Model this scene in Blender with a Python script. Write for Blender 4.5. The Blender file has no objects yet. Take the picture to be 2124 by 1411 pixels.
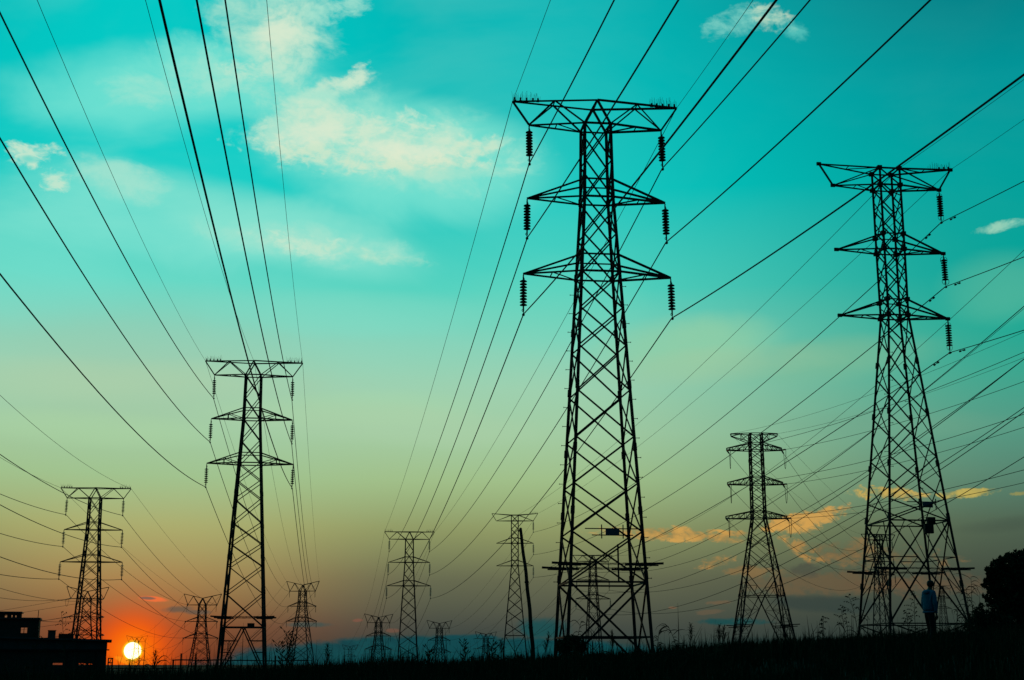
import bpy, math, random
import numpy as np
from mathutils import Vector, Quaternion, Matrix
random.seed(7); RNG = np.random.default_rng(7)
S = bpy.context.scene
COL = S.collection
rad = math.radians

# ------------------------------------------------------------------ camera
F_PX, CX, CY, PITCH = 2950.0, 1062.0, 705.5, rad(12.8)
cam_d = bpy.data.cameras.new('camera'); cam = bpy.data.objects.new('camera', cam_d); COL.objects.link(cam)
cam_d.sensor_width = 36.0; cam_d.lens = 36.0 * F_PX / 2124.0
cam_d.clip_start = 0.5; cam_d.clip_end = 30000
cam.location = (0, 0, 0); cam.rotation_euler = (rad(90) + PITCH, 0, 0)
S.camera = cam

def ray(x, y):
    """direction (world) in which the place lies that the photograph shows at x, y"""
    u = (x - CX) / F_PX; v = (CY - y) / F_PX
    return Vector((u, math.cos(PITCH) - v * math.sin(PITCH), math.sin(PITCH) + v * math.cos(PITCH)))
def at(x, y, Y):
    d = ray(x, y); return d * (Y / d.y)
def azel(x, y):
    d = ray(x, y).normalized()
    return math.degrees(math.atan2(d.x, d.y)), math.degrees(math.asin(d.z))
def lin(c):
    return tuple(((v / 255) / 12.92 if v <= 10 else ((v / 255 + 0.055) / 1.055) ** 2.4) for v in c) + (1.0,)

# ------------------------------------------------------------------ sky
SUN_AZ, SUN_EL = azel(275, 1350)
W = bpy.data.worlds.new('World'); S.world = W; W.use_nodes = True
NT = W.node_tree; NT.nodes.clear()
def nd(t, **k):
    n = NT.nodes.new(t)
    for a, b in k.items(): setattr(n, a, b)
    return n
def put(sock, v):
    if hasattr(v, 'is_output') or isinstance(v, bpy.types.NodeSocket): NT.links.new(v, sock)
    else: sock.default_value = v
def M(op, a, b=None, c=None, clamp=False):
    n = nd('ShaderNodeMath', operation=op); n.use_clamp = clamp
    put(n.inputs[0], a)
    if b is not None: put(n.inputs[1], b)
    if c is not None: put(n.inputs[2], c)
    return n.outputs[0]
def smooth(v, a, b, lo=0.0, hi=1.0):
    n = nd('ShaderNodeMapRange', interpolation_type='SMOOTHSTEP')
    put(n.inputs[0], v); n.inputs[1].default_value = a; n.inputs[2].default_value = b
    n.inputs[3].default_value = lo; n.inputs[4].default_value = hi
    return n.outputs[0]
def mix(fac, a, b):
    n = nd('ShaderNodeMix', data_type='RGBA'); n.clamp_factor = True
    put(n.inputs[0], fac); put(n.inputs[6], a); put(n.inputs[7], b)
    return n.outputs[2]
tc = nd('ShaderNodeTexCoord'); sep = nd('ShaderNodeSeparateXYZ'); NT.links.new(tc.outputs['Generated'], sep.inputs[0])
DX, DY, DZ = sep.outputs
EL = M('MULTIPLY', M('ARCSINE', DZ), 57.29578)
AZ = M('MULTIPLY', M('ARCTAN2', DX, DY), 57.29578)
sd = Vector((math.sin(rad(SUN_AZ)) * math.cos(rad(SUN_EL)), math.cos(rad(SUN_AZ)) * math.cos(rad(SUN_EL)), math.sin(rad(SUN_EL))))
dotn = nd('ShaderNodeVectorMath', operation='DOT_PRODUCT'); NT.links.new(tc.outputs['Generated'], dotn.inputs[0]); dotn.inputs[1].default_value = sd
TH = M('MULTIPLY', M('ARCCOSINE', M('MINIMUM', dotn.outputs['Value'], 1.0)), 57.29578)
dAz = M('ABSOLUTE', M('WRAP', M('SUBTRACT', AZ, SUN_AZ), 180.0, -180.0))
RAMP_EL = [-3, 0, 1.45, 3.3, 5.2, 7.1, 9, 10.9, 12.8, 14.8, 18.7, 22, 26, 45, 90]
def ramp(cols):
    n = nd('ShaderNodeValToRGB'); cr = n.color_ramp; cr.interpolation = 'EASE' if False else 'LINEAR'
    while len(cr.elements) > 1: cr.elements.remove(cr.elements[-1])
    for i, (e, c) in enumerate(zip(RAMP_EL, cols)):
        p = (e + 3) / 93.0
        el = cr.elements[0] if i == 0 else cr.elements.new(p)
        el.position = p; el.color = lin(c)
    NT.links.new(M('DIVIDE', M('ADD', EL, 3.0), 93.0), n.inputs[0])
    return n.outputs[0]
RA = ramp([(60, 34, 20), (88, 48, 30), (126, 80, 50), (162, 136, 84), (170, 172, 110), (160, 194, 142), (162, 202, 163), (162, 204, 172), (142, 207, 182), (102, 216, 197), (30, 207, 199), (4, 203, 198), (0, 199, 195), (0, 140, 150), (0, 84, 104)])
RB = ramp([(10, 34, 36), (20, 56, 56), (70, 76, 68), (102, 106, 80), (142, 152, 100), (160, 190, 136), (163, 203, 162), (157, 208, 175), (132, 210, 185), (84, 210, 191), (4, 200, 193), (0, 190, 187), (0, 182, 182), (0, 128, 140), (0, 84, 104)])
RC = ramp([(16, 28, 28), (24, 40, 39), (48, 62, 56), (64, 74, 63), (78, 98, 80), (86, 132, 112), (82, 154, 132), (58, 165, 142), (26, 168, 148), (2, 163, 151), (0, 159, 155), (0, 150, 153), (0, 122, 129), (0, 88, 102), (0, 72, 90)])
RD = ramp([(10, 16, 19), (13, 25, 29), (16, 30, 34), (18, 33, 38), (18, 36, 41), (17, 39, 45), (15, 42, 49), (12, 44, 52), (9, 46, 55), (6, 48, 58), (3, 51, 62), (2, 53, 65), (0, 55, 68), (0, 62, 78), (0, 78, 98)])
sky = mix(smooth(dAz, 1.0, 12.0), RA, RB)
sky = mix(smooth(dAz, 15.0, 36.0), sky, RC)
sky = mix(smooth(dAz, 34.0, 110.0), sky, RD)

def noise(sx, sy, scale, detail=6.0, rough=0.6, seed=0.0):
    cb = nd('ShaderNodeCombineXYZ'); put(cb.inputs[0], M('MULTIPLY', AZ, sx)); put(cb.inputs[1], M('MULTIPLY', EL, sy)); cb.inputs[2].default_value = seed
    n = nd('ShaderNodeTexNoise'); n.inputs['Scale'].default_value = scale; n.inputs['Detail'].default_value = detail
    n.inputs['Roughness'].default_value = rough; n.inputs['Distortion'].default_value = 0.5
    NT.links.new(cb.outputs[0], n.inputs['Vector'])
    return n.outputs[0]
N1 = noise(0.62, 1.0, 0.62, 8, 0.6, 3.1)      # billows
N2 = noise(0.5, 1.0, 0.16, 5, 0.55, 8.7)       # broad veils
N3 = noise(0.66, 1.15, 1.05, 8, 0.6, 1.9)        # fine wisps
N4 = noise(0.75, 1.25, 2.6, 7, 0.62, 5.5)      # ragged edges
NR = M('ADD', M('MULTIPLY', N3, .55), M('MULTIPLY_ADD', N4, .62, -.085))
NN = {'r': NR, 'b': M('ADD', M('MULTIPLY', N1, .80), M('MULTIPLY_ADD', N4, .22, -.01)), 'v': N2, 'w': M('ADD', M('MULTIPLY', N3, .68), M('MULTIPLY_ADD', N4, .4, -.04))}
# broad soft variation of the whole sky
veil = M('MULTIPLY', smooth(N2, 0.42, 0.72), smooth(EL, 6.0, 14.0, 0.0, 0.16))
sky = mix(M('MULTIPLY', veil, smooth(dAz, 6.0, 22.0, 1.0, 0.12)), sky, lin((150, 226, 206)))
# orange light round the low sun
g1 = M('DIVIDE', 1.0, M('ADD', 1.0, M('POWER', M('DIVIDE', TH, 1.45), 3.9)))
sky = mix(M('MULTIPLY', g1, 0.97), sky, lin((250, 90, 5)))
g2 = M('POWER', 2.718, M('MULTIPLY', M('POWER', M('DIVIDE', TH, 0.62), 2.0), -1.0))
sky = mix(M('MULTIPLY', g2, 0.9), sky, lin((255, 138, 16)))

def cloud(x, y, rx, ry, col, op=0.8, rot=0.0, amp=1.2, lo=0.25, hi=1.0, nk='b', col2=None):
    """a cloud of the sky at the azimuth and height where it stands"""
    global sky
    if nk == 'r': amp = amp * 1.9
    elif nk != 'v' and amp > 1.5: amp = amp * 1.35
    a0, e0 = azel(x, y); ce = math.cos(rad(e0))
    ra, re = rx / 51.5 / ce, ry / 51.5
    c, s = math.cos(rad(rot)), math.sin(rad(rot))
    u = M('MULTIPLY_ADD', AZ, c * ce / (ra * ce), M('MULTIPLY_ADD', EL, s / ra, -(a0 * c + e0 * s) / ra))
    v = M('MULTIPLY_ADD', AZ, -s / re, M('MULTIPLY_ADD', EL, c / re, (a0 * s - e0 * c) / re))
    r2 = M('MULTIPLY_ADD', u, u, M('MULTIPLY', v, v))
    base = M('SUBTRACT', 1.0 - 0.5 * amp, r2)
    d = M('MULTIPLY_ADD', NN[nk], amp, base)
    al = smooth(d, lo, hi, 0.0, op)
    cc = lin(col)
    if col2: cc = mix(smooth(M('ADD', M('MULTIPLY', N3, .6), M('MULTIPLY', N4, .4)), 0.38, 0.6), lin(col2), lin(col))
    sky = mix(al, sky, cc)
CR, CR2 = (206, 232, 206), (176, 228, 206)
# thin veils
cloud(300, 190, 420, 130, (118, 228, 211), .75, 10, 2.4, 0, 1.1, 'v')
cloud(420, 130, 200, 70, (132, 228, 210), .6, 14, 2.4, .1, 1.2, 'b')
cloud(240, 430, 380, 130, (134, 228, 210), .75, -8, 2.2, 0, 1.1, 'v')
cloud(60, 560, 300, 150, (122, 225, 207), .55, 0, 2.0, 0, 1.2, 'v')
cloud(800, 330, 340, 150, (124, 227, 209), .8, -6, 2.0, 0, 1.0, 'v')
cloud(560, 470, 380, 90, (140, 228, 209), .75, -12, 1.6, 0, 1.0, 'v')
cloud(700, 650, 420, 60, (126, 220, 198), .4, 0, 1.8, .1, 1.2, 'v')
cloud(1150, 640, 260, 120, (110, 213, 188), .4, 0, 1.8, .1, 1.2, 'v')
cloud(1430, 715, 230, 75, (146, 206, 166), .75, 4, 1.6, 0, 1.1, 'v')
cloud(1740, 745, 280, 60, (126, 186, 150), .65, 3, 1.6, 0, 1.1, 'v')
cloud(2080, 600, 150, 90, (96, 188, 158), .5, 0, 1.6, 0, 1.1, 'v')
cloud(180, 890, 330, 50, (174, 214, 162), .4, 0, 1.8, .1, 1.2, 'v')
cloud(700, 850, 380, 46, (172, 214, 168), .35, 2, 1.8, .1, 1.2, 'v')
# white clouds high up
cloud(570, 60, 170, 165, (176, 228, 206), 0.88, 62, 2.4, .1, 1.27, 'b')
cloud(585, 85, 110, 90, CR, 0.79, 50, 2.4, .3, 1.32, 'b')
cloud(430, 165, 230, 62, (158, 228, 208), 0.84, 15, 2.6, .15, 1.32, 'b')
cloud(520, 145, 110, 36, CR, 0.65, 12, 2.6, .35, 1.37, 'w')
cloud(700, 15, 90, 34, (166, 227, 207), 0.79, 14, 2.6, .2, 1.27, 'w')
cloud(690, 185, 120, 34, CR, 0.88, 22, 2.6, .25, 1.12, 'b', CR2)
cloud(738, 160, 46, 26, CR, 0.84, 40, 2.6, .3, 1.12, 'w')
cloud(660, 215, 70, 30, (164, 227, 207), 0.65, 20, 2.4, .2, 1.22, 'w')
cloud(785, 290, 330, 110, (160, 228, 207), 0.88, -6, 2.2, 0, 1.12, 'b')
cloud(640, 268, 160, 70, CR, 0.84, 6, 2.6, .2, 1.17, 'b', CR2)
cloud(840, 300, 230, 74, CR, 0.90, -5, 2.6, .15, 1.07, 'b', CR2)
cloud(846, 242, 60, 24, CR, 0.79, -18, 3.2, .35, 1.32, 'w', CR2)
cloud(770, 250, 60, 26, CR, 0.65, -18, 2.8, .3, 1.17, 'w')
cloud(720, 325, 240, 44, (208, 231, 202), 0.84, -3, 2.8, .25, 1.17, 'w', CR2)
cloud(880, 335, 170, 30, (210, 231, 202), 0.88, -3, 2.6, .25, 1.17, 'w', (182, 226, 200))
cloud(990, 305, 70, 32, (206, 231, 203), 0.84, 14, 2.6, .25, 1.17, 'w', CR2)
cloud(640, 505, 260, 46, (164, 227, 206), 0.84, -5, 2.2, .05, 1.22, 'b')
cloud(650, 510, 160, 30, CR, 0.74, -6, 2.6, .25, 1.27, 'w', CR2)
cloud(760, 528, 150, 20, (184, 228, 202), 0.70, -8, 2.2, .2, 1.27, 'w')
cloud(58, 322, 76, 34, CR, 0.88, 8, 3.0, .3, 1.12, 'w', CR2)
cloud(60, 330, 24, 11, (60, 212, 200), 0.74, 0, 1.6, .3, 1.22, 'w')
cloud(108, 378, 40, 44, CR, 0.79, 0, 3.0, .35, 1.17, 'w', CR2)
cloud(258, 372, 120, 52, (172, 228, 207), 0.74, -14, 2.4, .1, 1.32, 'b')
cloud(1530, 45, 84, 36, (126, 208, 196), 0.84, 12, 2.6, .2, 1.22, 'w')
cloud(1600, 36, 58, 34, (190, 217, 192), 0.90, -24, 2.6, .25, 1.07, 'w', (150, 210, 192))
cloud(1640, 62, 46, 24, (96, 202, 192), 0.65, -24, 2.4, .2, 1.22, 'w')
cloud(1497, 67, 16, 7, (120, 206, 196), 0.65, 0, 1.8, .2, 1.12, 'w')
cloud(2090, 466, 76, 13, (158, 212, 186), 0.88, 8, 2.2, .2, 1.07, 'w', (110, 196, 178))
cloud(840, 318, 150, 30, (224, 235, 208), .75, -4, 2.2, .15, 1.2, 'b')
cloud(660, 285, 90, 34, (220, 234, 208), .6, 4, 2.2, .15, 1.2, 'b')
cloud(575, 70, 60, 60, (222, 234, 208), .6, 50, 2.2, .15, 1.2, 'b')
cloud(1010, 300, 80, 16, (190, 229, 204), .6, 10, 2.4, .2, 1.2, 'b')
cloud(940, 360, 160, 18, (168, 227, 204), .6, 2, 2.2, .1, 1.2, 'b')
# pale haze above the glow
cloud(250, 790, 420, 60, (176, 208, 168), .5, 2, 2.0, 0, 1.3, 'v')
cloud(760, 880, 420, 50, (172, 206, 166), .45, -2, 2.0, 0, 1.3, 'v')
cloud(1480, 760, 330, 46, (160, 200, 160), .5, 3, 2.2, 0, 1.3, 'v')
cloud(1880, 880, 300, 40, (112, 164, 136), .45, -3, 2.0, 0, 1.3, 'v')
# low clouds lit from below
OR, OR2 = (210, 160, 82), (146, 126, 78)
cloud(1390, 1108, 175, 19, OR, .9, -3, 2.0, .3, .9, 'r', OR2)
cloud(1500, 1118, 70, 12, (196, 150, 78), .8, -4, 2.0, .3, .95, 'r', OR2)
cloud(1672, 1076, 120, 20, OR, .9, 11, 2.2, .3, .9, 'r', OR2)
cloud(1640, 1092, 70, 20, OR, .85, -8, 2.2, .3, .95, 'r', OR2)
cloud(1662, 1140, 60, 22, (204, 152, 78), .85, -32, 2.2, .3, .95, 'r', (140, 120, 74))
cloud(1530, 1108, 34, 10, (196, 150, 78), .8, 0, 1.8, .3, .9, 'r', OR2)
cloud(1838, 1022, 90, 20, (206, 172, 86), .9, -6, 2.3, .35, .9, 'r', (140, 140, 86))
cloud(2015, 1023, 74, 12, (192, 172, 88), .95, 2, 1.9, .3, .85, 'r', (132, 138, 86))
cloud(2112, 1024, 24, 6, (150, 146, 84), .8, 0, 1.6, .3, .9, 'r')
cloud(1488, 1166, 56, 18, (190, 142, 76), .85, 6, 2.3, .3, .95, 'r', (128, 114, 74))
cloud(1560, 1186, 80, 16, (140, 110, 68), .7, -3, 2.0, .3, 1.0, 'r')
cloud(1790, 1150, 190, 36, (150, 112, 66), .65, -6, 2.0, .2, 1.1, 'r', (108, 92, 64))
cloud(1740, 1210, 260, 34, (112, 90, 62), .6, 0, 1.8, .2, 1.1, 'r')
cloud(1940, 1212, 190, 30, (104, 82, 60), .5, 0, 1.7, .2, 1.1, 'r')
cloud(1672, 1182, 42, 20, (74, 78, 66), .75, 0, 1.9, .3, 1.0, 'r')
cloud(1705, 1252, 170, 24, (50, 64, 60), .75, -3, 1.4, .2, .8, 'b')
cloud(2090, 1088, 150, 22, (62, 76, 66), .45, 5, 1.5, .1, 1.2, 'v')
cloud(1395, 1261, 14, 4, (130, 96, 70), .7, 0, 1.2, .2, .8, 'r')
cloud(1490, 1250, 34, 6, (112, 92, 68), .7, 3, 1.6, .2, .9, 'r')
cloud(1470, 1270, 36, 6, (108, 90, 68), .5, 6, 1.6, .2, .9, 'r')
cloud(742, 1287, 15, 5, (126, 84, 68), .75, 4, 1.2, .2, .8, 'w')
cloud(815, 1308, 20, 6, (118, 82, 66), .6, 0, 1.2, .2, .8, 'w')
cloud(318, 1243, 38, 7, (236, 112, 60), .95, -5, 1.4, .25, .8, 'w')
cloud(306, 1241, 20, 4, (104, 92, 80), .85, -3, 1.0, .2, .8, 'w')
cloud(370, 1264, 46, 10, (74, 82, 74), .7, 4, 1.5, .2, .9, 'w')
cloud(410, 1270, 40, 7, (60, 78, 76), .6, 0, 1.4, .2, .9, 'w')
cloud(640, 1296, 60, 8, (34, 80, 80), .6, 0, 1.4, .2, .9, 'w')
# far teal cloud bank on the horizon
cloud(1010, 1394, 640, 80, (6, 64, 70), .98, -1.2, .9, .12, .34, 'b', (10, 74, 78))
cloud(1125, 1306, 76, 30, (16, 76, 78), .9, -3, 2.4, .15, .95, 'b')
cloud(950, 1332, 120, 20, (10, 70, 76), .9, 2, 1.2, .25, .65, 'b')
cloud(1525, 1290, 96, 10, (10, 74, 75), .85, 0, 2.6, .2, 1.05, 'w')
cloud(1620, 1352, 420, 36, (32, 58, 56), .7, 0, 1.2, .2, .9, 'b')
cloud(262, 1372, 30, 7, (255, 150, 24), .7, -20, 1.8, .3, .9, 'w')
cloud(300, 1375, 16, 8, (250, 120, 20), .6, 0, 1.6, .3, .9, 'w')
# the sun's own disc
sky = mix(smooth(TH, 0.43, 0.32), sky, lin((255, 196, 30)))
disc = smooth(TH, 0.328, 0.300)
bgA = nd('ShaderNodeBackground'); NT.links.new(sky, bgA.inputs[0]); bgA.inputs[1].default_value = 1.0
bgS = nd('ShaderNodeBackground'); bgS.inputs[0].default_value = (1.0, 0.92, 0.52, 1)
NT.links.new(M('MULTIPLY', disc, 2.4), bgS.inputs[1])
nis = nd('ShaderNodeTexSky', sky_type='NISHITA'); nis.sun_disc = False
nis.sun_elevation = rad(SUN_EL); nis.sun_rotation = rad(SUN_AZ); nis.air_density = 1.0; nis.dust_density = 1.5
bgN = nd('ShaderNodeBackground'); NT.links.new(nis.outputs[0], bgN.inputs[0]); bgN.inputs[1].default_value = 0.0006
ad1 = nd('ShaderNodeAddShader'); ad2 = nd('ShaderNodeAddShader'); out = nd('ShaderNodeOutputWorld')
NT.links.new(bgA.outputs[0], ad1.inputs[0]); NT.links.new(bgN.outputs[0], ad1.inputs[1])
NT.links.new(ad1.outputs[0], ad2.inputs[0]); NT.links.new(bgS.outputs[0], ad2.inputs[1])
NT.links.new(ad2.outputs[0], out.inputs[0])

sl = bpy.data.lights.new('sun', 'SUN'); sl.energy = 0.1; sl.angle = rad(0.6); sl.color = (1.0, 0.45, 0.16)
so = bpy.data.objects.new('sun', sl); COL.objects.link(so)
so.rotation_euler = (-sd).to_track_quat('-Z', 'Y').to_euler(); so.location = (0, 0, 60)
vs = S.view_settings; S.display_settings.display_device = 'sRGB'
vs.view_transform = 'Standard'; vs.look = 'None'; vs.exposure = 0.0; vs.gamma = 1.0; vs.use_curve_mapping = False

# ------------------------------------------------------------------ materials
def mat(name, c1, c2=None, scale=4.0, rough=0.7, metal=0.0, bump=0.0, spec=0.3, stretch=(1, 1, 1)):
    m = bpy.data.materials.new(name); m.use_nodes = True
    t = m.node_tree; b = t.nodes['Principled BSDF']
    b.inputs['Roughness'].default_value = rough; b.inputs['Metallic'].default_value = metal
    b.inputs['Specular IOR Level'].default_value = spec
    co = t.nodes.new('ShaderNodeTexCoord'); mp = t.nodes.new('ShaderNodeMapping'); mp.inputs['Scale'].default_value = stretch
    t.links.new(co.outputs['Object'], mp.inputs[0])
    n = t.nodes.new('ShaderNodeTexNoise'); n.inputs['Scale'].default_value = scale; n.inputs['Detail'].default_value = 5
    t.links.new(mp.outputs[0], n.inputs['Vector'])
    r = t.nodes.new('ShaderNodeValToRGB'); r.color_ramp.elements[0].position = .35; r.color_ramp.elements[1].position = .68
    r.color_ramp.elements[0].color = (*c1, 1); r.color_ramp.elements[1].color = (*(c2 or c1), 1)
    t.links.new(n.outputs[0], r.inputs[0]); t.links.new(r.outputs[0], b.inputs['Base Color'])
    if bump:
        bp = t.nodes.new('ShaderNodeBump'); bp.inputs['Strength'].default_value = bump; bp.inputs['Distance'].default_value = .05
        t.links.new(n.outputs[0], bp.inputs['Height']); t.links.new(bp.outputs[0], b.inputs['Normal'])
    return m
STEEL = mat('weathered_steel', (.035, .036, .036), (.06, .055, .05), 3, .75, 0, .1, .12)
STEEL2 = mat('dark_steel', (.025, .027, .028), (.045, .042, .04), 3, .75, 0, .1, .12)
PORC = mat('brown_porcelain', (.030, .016, .011), (.045, .024, .016), 6, .3, 0, 0, .4)
WIRE = mat('aged_conductor', (.03, .03, .031), (.045, .045, .045), 2, .85, 0, 0, .08)
PLATE = mat('sign_blue_plate', (.04, .11, .16), (.05, .13, .18), 5, .5)
SOIL = mat('soil_and_thatch', (.015, .018, .010), (.03, .027, .015), .8, 1, 0, .4, .1)
GRASS = mat('dry_green_grass', (.022, .032, .011), (.042, .042, .018), 1.5, .9, 0, 0, .1)
WEED = mat('weed_green', (.03, .045, .018), (.06, .06, .03), 5, .9, 0, 0, .1)
LEAF = mat('dark_leaf', (.02, .04, .016), (.04, .06, .024), 2, .9, 0, 0, .1)
BARK = mat('bark', (.05, .035, .022), (.09, .065, .045), 7, .9, 0, .5, .1, (1, 1, .2))
WOOD = mat('old_pole_wood', (.05, .038, .027), (.09, .07, .05), 6, .85, 0, .3, .1, (1, 1, .1))
WALL = mat('stained_brick_wall', (.07, .05, .04), (.10, .075, .06), 3, .9, 0, .3, .1)
FASC = mat('painted_steel_sheet', (.045, .075, .075), (.07, .10, .10), 2, .6, 0, .1, .2, (1, 1, .3))
JACK = mat('blue_jacket_cloth', (.03, .17, .27), (.045, .22, .34), 9, .85, 0, .25, .1)
TROU = mat('dark_trouser_cloth', (.012, .013, .017), (.02, .021, .026), 9, .9, 0, .2, .1)
SKIN = mat('skin', (.16, .085, .055), (.19, .1, .065), 8, .6)
HAIR = mat('black_hair', (.008, .007, .006), (.014, .012, .01), 20, .6, 0, .3)
SHOE = mat('dark_shoe_leather', (.015, .014, .013), (.025, .022, .02), 8, .5)

# ------------------------------------------------------------------ helpers
def tag(o, label, cat, group=None, kind=None):
    if label: o['label'] = label
    if cat: o['category'] = cat
    if group: o['group'] = group
    if kind: o['kind'] = kind
    return o
def thing(name, loc, label, cat, group=None, rz=0.0):
    o = bpy.data.objects.new(name, None); COL.objects.link(o); o.location = loc; o.rotation_euler = (0, 0, rz)
    o.empty_display_size = .5
    return tag(o, label, cat, group)
def link(name, me, parent=None, m=None):
    if m is not None and not me.materials: me.materials.append(m)
    o = bpy.data.objects.new(name, me); COL.objects.link(o)
    if parent: o.parent = parent
    return o
def frame_of(d, hint=None):
    d = d.normalized(); h = Vector(hint) if hint else Vector((0, 0, 1))
    if abs(d.dot(h)) > .97: h = Vector((0, 1, 0))
    x = h.cross(d).normalized(); y = d.cross(x)
    return x, y, d
class MB:
    def __init__(s): s.v = []; s.f = []
    def add(s, vs, fs):
        b = len(s.v); s.v += [tuple(v) for v in vs]; s.f += [tuple(i + b for i in q) for q in fs]
    def beam(s, a, b, t, t2=None):
        a, b = Vector(a), Vector(b); x, y, d = frame_of(b - a); t2 = t2 or t
        vs = [p + x * (i * t / 2) + y * (j * t2 / 2) for p in (a, b) for i, j in ((-1, -1), (1, -1), (1, 1), (-1, 1))]
        s.add(vs, [(0, 3, 2, 1), (4, 5, 6, 7), (0, 1, 5, 4), (1, 2, 6, 5), (2, 3, 7, 6), (3, 0, 4, 7)])
    def angle(s, a, b, t):
        a, b = Vector(a), Vector(b); x, y, d = frame_of(b - a)
        pr = ((-.5, -.5), (.5, -.5), (.5, -.3), (-.3, -.3), (-.3, .5), (-.5, .5))
        vs = [p + x * (i * t) + y * (j * t) for p in (a, b) for i, j in pr]
        s.add(vs, [tuple(range(5, -1, -1)), tuple(range(6, 12))] + [(i, (i + 1) % 6, 6 + (i + 1) % 6, 6 + i) for i in range(6)])
    def box(s, c, sz, rz=0.0):
        c = Vector(c); R = Matrix.Rotation(rz, 3, 'Z')
        vs = [c + R @ Vector((i * sz[0] / 2, j * sz[1] / 2, k * sz[2] / 2)) for k in (-1, 1) for i, j in ((-1, -1), (1, -1), (1, 1), (-1, 1))]
        s.add(vs, [(0, 3, 2, 1), (4, 5, 6, 7), (0, 1, 5, 4), (1, 2, 6, 5), (2, 3, 7, 6), (3, 0, 4, 7)])
    def tube(s, pts, r, n=6, cap=True):
        pts = [Vector(p) for p in pts]; m = len(pts); rs = r if isinstance(r, (list, tuple)) else [r] * m
        vs = []; px = None
        for i, p in enumerate(pts):
            d = (pts[min(i + 1, m - 1)] - pts[max(i - 1, 0)])
            x, y, d = frame_of(d, px if px is None else tuple(px))
            if px is None: px = y
            for k in range(n):
                a = 2 * math.pi * k / n; vs.append(p + (x * math.cos(a) + y * math.sin(a)) * rs[i])
        fs = [(i * n + k, i * n + (k + 1) % n, (i + 1) * n + (k + 1) % n, (i + 1) * n + k) for i in range(m - 1) for k in range(n)]
        if cap: fs += [tuple(range(n - 1, -1, -1)), tuple(range((m - 1) * n, m * n))]
        s.add(vs, fs)
    def lathe(s, a, axis, prof, n=12):
        a = Vector(a); x, y, d = frame_of(Vector(axis)); m = len(prof)
        vs = [a + d * h + (x * math.cos(2 * math.pi * k / n) + y * math.sin(2 * math.pi * k / n)) * r for h, r in prof for k in range(n)]
        fs = [(i * n + k, i * n + (k + 1) % n, (i + 1) * n + (k + 1) % n, (i + 1) * n + k) for i in range(m - 1) for k in range(n)]
        fs += [tuple(range(n - 1, -1, -1)), tuple(range((m - 1) * n, m * n))]
        s.add(vs, fs)
    def mesh(s, name, m=None, smooth_=False):
        me = bpy.data.meshes.new(name); me.from_pydata(s.v, [], s.f)
        if m: me.materials.append(m)
        if smooth_: me.polygons.foreach_set('use_smooth', [True] * len(me.polygons))
        me.update(); return me
    def obj(s, name, m, parent=None, smooth_=False):
        return link(name, s.mesh(name, m, smooth_), parent)
_u = MB(); _u.angle((0, 0, 0), (0, 0, 1), 1.0); UNIT_ANGLE = _u.mesh('angle_bar', STEEL)
_u = MB(); _u.angle((0, 0, 0), (0, 0, 1), 1.0); UNIT_ANGLE2 = _u.mesh('angle_bar_dark', STEEL2)
def bar(name, a, b, t, parent, me=None):
    a, b = Vector(a), Vector(b); x, y, d = frame_of(b - a)
    o = bpy.data.objects.new(name, me or UNIT_ANGLE); COL.objects.link(o); o.parent = parent
    o.location = a; o.rotation_mode = 'QUATERNION'
    o.rotation_quaternion = Matrix((x, y, d)).transposed().to_quaternion()
    o.scale = (t, t, (b - a).length)
    return o

# ------------------------------------------------------------------ ground
def sst(a, b, v):
    t = np.clip((np.asarray(v, float) - a) / (b - a), 0, 1); return t * t * (3 - 2 * t)
def crest(x): x = np.asarray(x, float); return -.22 + 1.25 * np.tanh(.037 * x) + .24 * sst(1, 13, x)
def zg(x, y):
    x = np.asarray(x, float); y = np.asarray(y, float)
    z = -1.6 + (crest(x) + 1.6) * sst(-6, 40, y)
    z = z - 9.0 * sst(240, 700, np.hypot(x, y))
    z = z + .07 * np.sin(x * .9 + 1.3 * np.sin(y * .35)) * np.sin(y * .7 + .5) * sst(3, 14, y)
    return z
def grid_axis(a, n, lim):
    t = np.linspace(-1, 1, n); return np.sign(t) * (a * np.abs(t) + (lim - a) * np.abs(t) ** 5)
gx = grid_axis(120, 161, 9000); gy = grid_axis(120, 161, 9000) + 30
GX, GY = np.meshgrid(gx, gy); GZ = zg(GX, GY)
nv = GX.size; me = bpy.data.meshes.new('ground'); V = np.stack([GX, GY, GZ], -1).reshape(-1, 3)
idx = np.arange(nv).reshape(161, 161); Q = np.stack([idx[:-1, :-1], idx[:-1, 1:], idx[1:, 1:], idx[1:, :-1]], -1).reshape(-1, 4)
me.from_pydata(V.tolist(), [], Q.tolist()); me.polygons.foreach_set('use_smooth', [True] * len(me.polygons))
tag(link('ground', me, None, SOIL), 'dark grassy slope rising to the right under the pylons', None, None, 'structure')

# ------------------------------------------------------------------ pylons
ATT = {}        # wire attachment points of every pylon, in the world
def lerp(a, b, t): return Vector(a) * (1 - t) + Vector(b) * t
DA = dict(zT=13.93, zB=12.02, z2u=7.45, z2=6.03, z3u=1.35, aT=6.53, aB=5.235, a2=5.4, a3=5.704, wB=1.01, w2=1.093, w3=1.44, sl=.0566, ins=3.19, tip=0.0)
DB = dict(zT=14.45, zB=12.79, z2u=7.93, z2=6.41, z3u=1.52, aT=6.615, aB=5.32, a2=5.3, a3=5.3, wB=.985, w2=.99, w3=.96, sl=.0942, ins=3.26, tip=.45)
DV = dict(zT=15.34, zC=13.84, zB=11.5, z2u=7.3, z2=5.74, z3u=1.5, aT=6.6, aB=5.14, a2=5.58, a3=5.99, wB=1.2, w2=1.4, w3=2.1, sl=.135, ins=0, tip=0.)

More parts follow.
